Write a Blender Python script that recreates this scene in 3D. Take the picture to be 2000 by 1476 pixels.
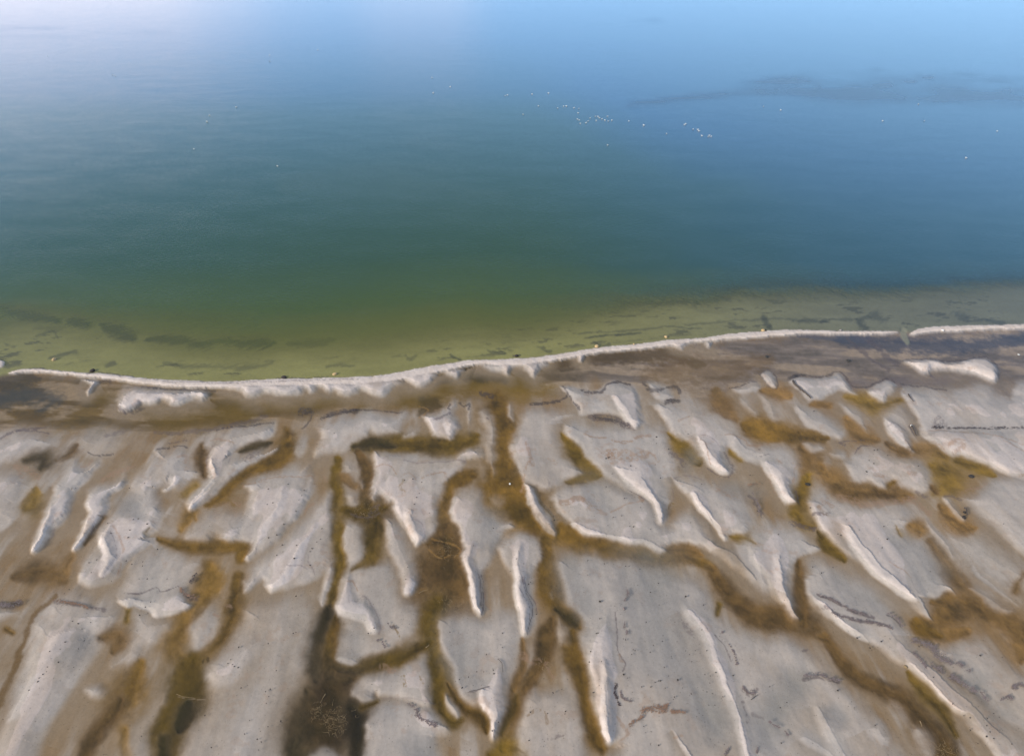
import bpy, bmesh, math, random
import numpy as np
from mathutils import Vector

# ------------------------------------------------------------------ scene, camera, light
for o in list(bpy.data.objects):
    bpy.data.objects.remove(o)
scene = bpy.context.scene
COL = scene.collection
random.seed(7)
RNG = np.random.default_rng(7)

CAM_H = 40.0
PITCH = math.radians(33.5)
FPX = 2000 * 24.0 / 36.0
cam = bpy.data.cameras.new("camera")
cam.lens = 24.0
cam.sensor_width = 36.0
cam.sensor_fit = 'HORIZONTAL'
cam.clip_start = 0.5
cam.clip_end = 60000
camo = bpy.data.objects.new("camera", cam)
COL.objects.link(camo)
camo.location = (0, 0, CAM_H)
camo.rotation_euler = (math.pi / 2 - PITCH, 0, 0)
scene.camera = camo

SUN_EL = math.radians(22)
SUN_AZ = math.radians(-122)           # clockwise from +Y : behind the camera, to the left
sd = Vector((math.sin(SUN_AZ) * math.cos(SUN_EL), math.cos(SUN_AZ) * math.cos(SUN_EL), math.sin(SUN_EL)))
sl = bpy.data.lights.new("sun", 'SUN')
sl.energy = 3.7
sl.angle = math.radians(13.0)
sl.color = (1.0, 0.88, 0.74)
slo = bpy.data.objects.new("sun", sl)
COL.objects.link(slo)
slo.rotation_euler = sd.to_track_quat('Z', 'Y').to_euler()

world = bpy.data.worlds.new("World")
scene.world = world
world.use_nodes = True
wn, wl = world.node_tree.nodes, world.node_tree.links
wn.clear()
sky = wn.new('ShaderNodeTexSky')
sky.sky_type = 'NISHITA'
sky.sun_disc = False
sky.sun_elevation = SUN_EL
sky.sun_rotation = SUN_AZ
sky.air_density = 1.0
sky.dust_density = 0.4
sky.ozone_density = 1.6
# thin low cloud over the far left of the lake and pale veil elsewhere
tc = wn.new('ShaderNodeTexCoord')
mp = wn.new('ShaderNodeMapping')
mp.inputs['Scale'].default_value = (2.2, 1.6, 6.5)
mp.inputs['Location'].default_value = (0.35, 0.1, 0.25)
wl.new(tc.outputs['Generated'], mp.inputs['Vector'])
nz = wn.new('ShaderNodeTexNoise')
nz.inputs['Scale'].default_value = 1.7
nz.inputs['Detail'].default_value = 4
nz.inputs['Roughness'].default_value = 0.5
wl.new(mp.outputs['Vector'], nz.inputs['Vector'])
sep = wn.new('ShaderNodeSeparateXYZ')
wl.new(tc.outputs['Generated'], sep.inputs[0])
def wmath(op, a, b=None, clamp=False):
    n = wn.new('ShaderNodeMath'); n.operation = op; n.use_clamp = clamp
    for i, v in enumerate((a, b)):
        if v is None: continue
        if isinstance(v, (int, float)): n.inputs[i].default_value = v
        else: wl.new(v, n.inputs[i])
    return n.outputs[0]
def wramp(v, lo, hi):
    n = wn.new('ShaderNodeMapRange'); n.interpolation_type = 'SMOOTHSTEP'
    n.inputs['From Min'].default_value = lo; n.inputs['From Max'].default_value = hi
    wl.new(v, n.inputs['Value']); return n.outputs['Result']
X_, Z_ = sep.outputs['X'], sep.outputs['Z']
nfac = wmath('ADD', wmath('MULTIPLY', wramp(nz.outputs['Fac'], 0.36, 0.60), 0.75), 0.25)
b1 = wmath('MULTIPLY', wramp(X_, -0.26, -0.52), wramp(Z_, 0.19, 0.07))
b2 = wmath('MULTIPLY', wmath('MULTIPLY', wramp(X_, -0.24, -0.16), wramp(X_, -0.01, -0.09)), wramp(Z_, 0.19, 0.07))
b3 = wmath('MULTIPLY', wramp(X_, 0.15, -0.35), wramp(Z_, 0.13, 0.05))
cl = wmath('MULTIPLY', wmath('ADD', wmath('ADD', wmath('MULTIPLY', b1, 0.75), wmath('MULTIPLY', b2, 0.16)), wmath('MULTIPLY', b3, 0.35), True), nfac)
mixc = wn.new('ShaderNodeMixRGB')
mixc.inputs['Color2'].default_value = (12.5, 11.3, 11.8, 1)
wl.new(cl, mixc.inputs['Fac'])
bg = wn.new('ShaderNodeBackground')
bg.inputs['Strength'].default_value = 0.14
tint = wn.new('ShaderNodeMixRGB'); tint.blend_type = 'MULTIPLY'; tint.inputs['Fac'].default_value = 1.0
tint.inputs['Color2'].default_value = (0.78, 1.0, 1.20, 1)
wl.new(sky.outputs[0], tint.inputs['Color1'])
veil = wn.new('ShaderNodeMixRGB'); veil.inputs['Color2'].default_value = (3.9, 7.1, 12.0, 1)
wl.new(wmath('MULTIPLY', wramp(sep.outputs['Z'], 0.34, 0.06), 0.8), veil.inputs['Fac'])
over = wn.new('ShaderNodeMixRGB'); over.inputs['Color2'].default_value = (4.3, 4.15, 4.05, 1)
wl.new(wmath('MULTIPLY', wramp(sep.outputs['Z'], 0.38, 0.72), 0.85), over.inputs['Fac'])
wl.new(tint.outputs[0], over.inputs['Color1'])
wl.new(over.outputs[0], veil.inputs['Color1'])
wl.new(veil.outputs[0], mixc.inputs['Color1'])
wl.new(mixc.outputs[0], bg.inputs['Color'])
wo = wn.new('ShaderNodeOutputWorld')
wl.new(bg.outputs[0], wo.inputs['Surface'])

scene.view_settings.view_transform = 'Standard'
scene.view_settings.look = 'None'
scene.view_settings.gamma = 1
scene.view_settings.exposure = 0.18
scene.render.engine = 'CYCLES'
scene.cycles.max_bounces = 6
scene.cycles.transparent_max_bounces = 8
scene.cycles.caustics_reflective = False
scene.cycles.caustics_refractive = False

# ------------------------------------------------------------------ ground <-> photograph plan
SP, CP = math.sin(PITCH), math.cos(PITCH)
def ground(u, v, z=0.0):
    """where the sight line of plan position (u, v) meets the level z"""
    dx = (np.asarray(u, float) - 1000) / FPX
    dy = (738 - np.asarray(v, float)) / FPX
    t = (CAM_H - z) / (SP - dy * CP)
    return dx * t, (CP + dy * SP) * t

def axis(parts):
    out = []
    for a, b, s in parts:
        out.append(np.arange(a, b, s))
    return np.concatenate(out)
UA = axis([(-1700, -260, 24), (-260, 2260, 2), (2260, 3724, 24)]).astype(float)
VA = axis([(-143, -138, 1), (-138, -120, 3), (-120, 548, 8), (548, 1540, 2), (1540, 2250, 14)]).astype(float)
U0, V0 = np.meshgrid(UA, VA)
X, Y = ground(U0, V0)
NV, NU = U0.shape
print("grid", NV, NU)

# ---- noise in ground metres
def hash2(ix, iy, seed):
    h = (ix * 374761393 + iy * 668265263 + seed * 974634777) & 0xFFFFFFFF
    h = ((h ^ (h >> 13)) * 1274126177) & 0xFFFFFFFF
    return ((h ^ (h >> 16)) & 0xFFFF) / 65535.0
def vnoise(x, y, seed):
    ix = np.floor(x).astype(np.int64); iy = np.floor(y).astype(np.int64)
    fx = x - ix; fy = y - iy
    fx = fx * fx * fx * (fx * (fx * 6 - 15) + 10); fy = fy * fy * fy * (fy * (fy * 6 - 15) + 10)
    a = hash2(ix, iy, seed); b = hash2(ix + 1, iy, seed)
    c = hash2(ix, iy + 1, seed); d = hash2(ix + 1, iy + 1, seed)
    return (a * (1 - fx) + b * fx) * (1 - fy) + (c * (1 - fx) + d * fx) * fy
def fbm(x, y, seed, octv=4, rough=0.5):
    s = 0; a = 1; tot = 0
    for i in range(octv):
        ang = 0.6 * i
        xr = x * math.cos(ang) - y * math.sin(ang); yr = x * math.sin(ang) + y * math.cos(ang)
        s = s + a * vnoise(xr * 2 ** i + 17.3 * i, yr * 2 ** i - 9.1 * i, seed + i); tot += a; a *= rough
    return s / tot
def fbm_an(x, y, seed, octv=4, rough=0.55):      # no rotation: keeps the streak direction
    s = 0; a = 1; tot = 0
    for i in range(octv):
        s = s + a * vnoise(x * 2 ** i + 17.3 * i, y * 2 ** i - 9.1 * i, seed + i); tot += a; a *= rough
    return s / tot
def sst(e0, e1, x):
    t = np.clip((x - e0) / (e1 - e0), 0, 1)
    return t * t * (3 - 2 * t)

NEAR = (V0 > 430)
Xc = np.clip(X, -400, 400); Yc = np.clip(Y, -400, 600)
# flow of the washover: towards the camera, leaning a little to either side
Xf = Xc + 0.05 * Yc
n_str = fbm_an(Xf / 1.3, Yc / 7.0, 11, 4)              # long streaks
n_str2 = fbm_an(Xf / 0.35, Yc / 2.2, 23, 3)            # fine streaks
n_mid = fbm(Xc / 3.0, Yc / 3.0, 31, 5)
n_big = fbm(Xc / 14.0, Yc / 14.0, 41, 4)
n_fine = fbm(Xc / 0.55, Yc / 0.55, 51, 4, 0.6)
n_grain = fbm(Xc / 0.16, Yc / 0.22, 61, 2, 0.7)

wx = (fbm(Xc / 1.7, Yc / 1.7, 71, 4, 0.55) - 0.5); wy = (fbm(Xc / 1.7, Yc / 1.7, 81, 4, 0.55) - 0.5)
WAMP = 15.0
U = U0 + WAMP * wx
V = V0 + WAMP * 0.7 * wy

# ---- shapes
def catmull(pts, closed=True, sub=4):
    P = np.array(pts, float); n = len(P); out = []
    rng = range(n) if closed else range(n - 1)
    for i in rng:
        if closed:
            p0, p1, p2, p3 = P[i - 1], P[i], P[(i + 1) % n], P[(i + 2) % n]
        else:
            p0, p1, p2, p3 = P[max(i - 1, 0)], P[i], P[i + 1], P[min(i + 2, n - 1)]
        for k in range(sub):
            t = k / sub
            out.append(0.5 * (2 * p1 + (p2 - p0) * t + (2 * p0 - 5 * p1 + 4 * p2 - p3) * t * t + (3 * p1 - p0 - 3 * p2 + p3) * t ** 3))
    if not closed: out.append(P[-1])
    return np.array(out)

def window(P, pad):
    i0 = np.searchsorted(UA, P[:, 0].min() - pad); i1 = np.searchsorted(UA, P[:, 0].max() + pad)
    j0 = np.searchsorted(VA, P[:, 1].min() - pad); j1 = np.searchsorted(VA, P[:, 1].max() + pad)
    return slice(max(j0 - 1, 0), j1 + 1), slice(max(i0 - 1, 0), i1 + 1)

def poly_sd(pts, pad, sub=3):
    """signed distance (inside +) and how much the nearest edge faces up the picture (0..1)"""
    P = catmull(pts, True, sub)
    w = window(P, pad + 12)
    u, v = U[w], V[w]
    best = np.full(u.shape, 1e9); up = np.zeros(u.shape); ins = np.zeros(u.shape, bool)
    area = 0.5 * np.sum(P[:, 0] * np.roll(P[:, 1], -1) - np.roll(P[:, 0], -1) * P[:, 1])
    n = len(P)
    for i in range(n):
        a = P[i]; b = P[(i + 1) % n]; d = b - a; L2 = d @ d
        if L2 < 1e-9: continue
        t = np.clip(((u - a[0]) * d[0] + (v - a[1]) * d[1]) / L2, 0, 1)
        dd = (u - a[0] - t * d[0]) ** 2 + (v - a[1] - t * d[1]) ** 2
        L = math.sqrt(L2)
        ny = (-d[0] / L) if area > 0 else (d[0] / L)     # outward normal, picture y
        nx = (d[1] / L) if area > 0 else (-d[1] / L)
        face = min(max(0.5 - 0.65 * (ny * 0.85 - nx * 0.25), 0), 1)   # 1: faces up / right
        m = dd < best
        best = np.where(m, dd, best); up = np.where(m, face, up)
        if a[1] != b[1]:
            c = ((a[1] > v) != (b[1] > v)) & (u < (b[0] - a[0]) * (v - a[1]) / (b[1] - a[1]) + a[0])
            ins ^= c
    s = np.sqrt(best); s = np.where(ins, s, -s)
    return w, s, up

def line_d(pts, pad, widths=None, sub=4):
    """distance to a polyline and the interpolated half width there"""
    P = np.array(pts, float)
    Wd = np.array(widths if hasattr(widths, '__len__') else [widths] * len(P), float)
    Q = catmull(np.column_stack([P, Wd]), False, sub)
    w = window(Q[:, :2], pad + 12)
    u, v = U[w], V[w]
    best = np.full(u.shape, 1e9); hw = np.ones(u.shape)
    for i in range(len(Q) - 1):
        a, b = Q[i], Q[i + 1]; d = b[:2] - a[:2]; L2 = d @ d
        if L2 < 1e-9: continue
        t = np.clip(((u - a[0]) * d[0] + (v - a[1]) * d[1]) / L2, 0, 1)
        dd = np.sqrt((u - a[0] - t * d[0]) ** 2 + (v - a[1] - t * d[1]) ** 2)
        ww = np.maximum(a[2] + t * (b[2] - a[2]), 0.5)
        m = dd / ww < best / hw
        best = np.where(m, dd, best); hw = np.where(m, ww, hw)
    return w, best, hw

# ------------------------------------------------------------------ albedos
SAND = np.array((0.525, 0.458, 0.417))
DRY = np.array((0.565, 0.490, 0.437))
TAN = np.array((0.315, 0.230, 0.155))
OCHRE = np.array((0.235, 0.122, 0.016))
OLIVE = np.array((0.185, 0.104, 0.008))
BROWN = np.array((0.180, 0.096, 0.028))
DARK = np.array((0.028, 0.017, 0.004))
ORANGE = np.array((0.380, 0.205, 0.060))
MAUVE = np.array((0.215, 0.165, 0.140))
LITTER = np.array((0.100, 0.075, 0.085))
RUST = np.array((0.330, 0.205, 0.135))
BLUED = np.array((0.050, 0.055, 0.085))

# the waterline of the lake (upper edge of the sand spit)
SHORE = [(-1700, 820), (-500, 775), (-60, 742), (17, 728), (31, 723), (70, 719), (122, 724), (175, 728), (227, 731), (280, 738), (350, 742), (420, 744), (490, 742), (560, 739), (630, 738), (700, 735), (755, 731), (825, 717), (877, 709), (923, 703), (965, 702), (1035, 698), (1105, 689), (1175, 678), (1245, 671), (1315, 663), (1370, 660), (1422, 652), (1492, 646), (1562, 644), (1650, 646), (1720, 646), (1751, 645), (1780, 647), (1807, 640), (1860, 636), (1930, 634), (2000, 633), (2300, 622), (3724, 600)]
sh = np.array(SHORE, float)
shv = np.interp(U0, sh[:, 0], sh[:, 1])
_, Ysh = ground(0 * shv + 1000, shv)
lake_d = Yc - Ysh                          # metres offshore

# ---- base of the flats
H = -0.17 + 0.04 * (n_mid - 0.5) + 0.05 * (n_str - 0.5) + 0.05 * (n_big - 0.5)
C = np.zeros(U0.shape + (3,))
def blend(w, m, col):
    """lay albedo col over the window with mask m"""
    m = np.clip(m, 0, 1)[..., None]
    C[w] = C[w] * (1 - m) + np.asarray(col) * m
ALL = (slice(None), slice(None))
C[:] = TAN
blend(ALL, 0.75 * sst(0.50, 0.72, n_str + 0.25 * (n_mid - 0.5)), SAND * 0.92)
blend(ALL, 0.55 * sst(0.52, 0.30, n_str + 0.5 * (n_mid - 0.5)), BROWN * 1.25)
blend(ALL, 0.30 * sst(0.5, 0.75, n_str2), TAN * 0.72)
ALG = np.zeros(U0.shape)

# outside the photograph the same kind of flats goes on
outf = np.maximum.reduce([sst(-20, -120, U0), sst(2020, 2120, U0), sst(1490, 1560, V0)]) * (lake_d < -9)
lob = sst(0.47, 0.56, fbm_an(Xf / 4.5, Yc / 13.0, 91, 4))
blend(ALL, outf * lob, SAND); H += outf * lob * 0.10
blend(ALL, outf * sst(0.55, 0.66, fbm_an(Xf / 4.0, Yc / 15.0, 97, 4)) * (1 - lob), OCHRE)

# ---- lagoon behind the spit
LAG = [(-260, 790), (-60, 730), (25, 729), (70, 726), (160, 736), (280, 748), (440, 756), (600, 752), (760, 742), (930, 706), (1070, 702), (1245, 677), (1420, 660), (1580, 648), (1750, 646), (2000, 638), (2260, 630), (2260, 735), (2005, 742), (1950, 755), (1880, 752), (1800, 752), (1750, 752), (1680, 742), (1560, 735), (1480, 742), (1400, 775), (1330, 760), (1230, 745), (1150, 745), (1085, 768), (1010, 775), (900, 775), (800, 790), (700, 792), (560, 812), (420, 830), (300, 838), (120, 838), (-20, 832), (-260, 850)]
w, s, up = poly_sd(LAG, 40)
m = sst(-24, 20, s + 26 * (n_str[w] - 0.5) + 14 * (n_fine[w] - 0.5))
left_w = sst(1250, 950, U0[w])
lagc = left_w[..., None] * (BROWN * 0.92 + np.array((0.0, 0.008, 0.0))) + (1 - left_w[..., None]) * MAUVE
stre = sst(0.35, 0.7, fbm_an(Xc[w] / 6.0 + 0.4 * Yc[w] / 2, Yc[w] / 1.6, 131, 5))
lagc = lagc + (TAN * 0.95 - lagc) * (0.6 * sst(0.50, 0.66, n_mid[w] * 0.6 + stre * 0.4))[..., None]
C[w] = C[w] * (1 - m[..., None]) + lagc * (0.62 + 0.60 * stre + 0.35 * (n_fine[w] - 0.35))[..., None] * m[..., None]
H[w] = H[w] * (1 - m) + (-0.30 + 0.10 * n_mid[w]) * m
LAGM = np.zeros(U0.shape); LAGM[w] = m
def band(pts, hw, col, k=1.0, soft=1.0, brk=0.0, alg=0.0, dh=0.0, seed=0):
    w, d, h = line_d(pts, 3 * (max(hw) if hasattr(hw, '__len__') else hw), hw)
    edge = d / h + (n_fine[w] - 0.5) * 1.1 + (n_mid[w] - 0.5) * 0.7 + (n_grain[w] - 0.5) * 0.35
    m = k * sst(1.0 + 0.55 * soft, 1.0 - 0.75 * soft, edge)
    if brk: m = m * sst(brk - 0.14, brk + 0.10, n_fine[w] * 0.6 + n_mid[w] * 0.4)
    blend(w, m, np.asarray(col) * 1.0)
    if alg: ALG[w] = np.maximum(ALG[w], m * alg)
    if dh: H[w] += dh * m
band([(-60, 790), (40, 770), (110, 775), (80, 795)], [16, 20, 14, 10], np.array((0.045, 0.048, 0.050)), 0.75, 1.2)
band([(-40, 745), (35, 737), (75, 735)], [20, 14, 5], DARK * 1.6 + 0.01, 0.8, 0.8)
band([(190, 765), (260, 795), (360, 812), (480, 800)], [18, 20, 26, 22], OLIVE * 0.75, 0.75, 1.2)
band([(520, 790), (640, 776), (760, 772), (850, 768), (930, 745), (1040, 748)], [12, 18, 18, 22, 26, 16], OLIVE * 0.85, 0.85, 1.0)
band([(850, 742), (915, 722), (945, 726), (990, 740)], [8, 16, 15, 6], DARK, 0.85, 0.9)
band([(590, 752), (640, 766)], [8, 10], DARK * 1.8, 0.6, 1)
band([(830, 778), (850, 790), (820, 805)], [12, 14, 6], DARK * 1.8, 0.7, 1)
band([(940, 765), (1010, 768), (1080, 758)], [12, 16, 14], OLIVE * 1.15, 0.7, 1)
band([(1060, 716), (1110, 703), (1200, 697), (1290, 690), (1330, 700)], [8, 13, 14, 17, 8], BROWN * 0.42, 0.8, 1.0)
band([(1318, 672), (1345, 700), (1380, 708)], [5, 9, 3], DARK * 2.0, 0.6, 0.9)
band([(1270, 730), (1330, 718), (1420, 715), (1500, 700)], [20, 32, 26, 14], BROWN * 0.95, 0.55, 1.2)
band([(1640, 660), (1720, 668), (1780, 672), (1900, 672), (2050, 652)], [8, 15, 18, 15, 13], BLUED, 0.8, 1.0)
band([(1560, 652), (1640, 657), (1700, 656)], [4, 6, 5], BLUED * 1.3, 0.6, 0.8)
band([(1655, 655), (1690, 690), (1735, 720)], [3, 4, 3], LITTER, 0.6, 0.8)
band([(1700, 660), (1730, 690), (1760, 712), (1850, 735)], [4, 5, 5, 5], LITTER, 0.6, 0.8)
band([(1620, 752), (1700, 748), (1800, 742), (1870, 733)], [10, 12, 14, 8], MAUVE * 0.8 + np.array((0, 0, 0.02)), 0.7, 1)
band([(1948, 755), (1975, 765)], [14, 12], MAUVE * 0.75, 0.75, 0.8, brk=0.42)

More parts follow.
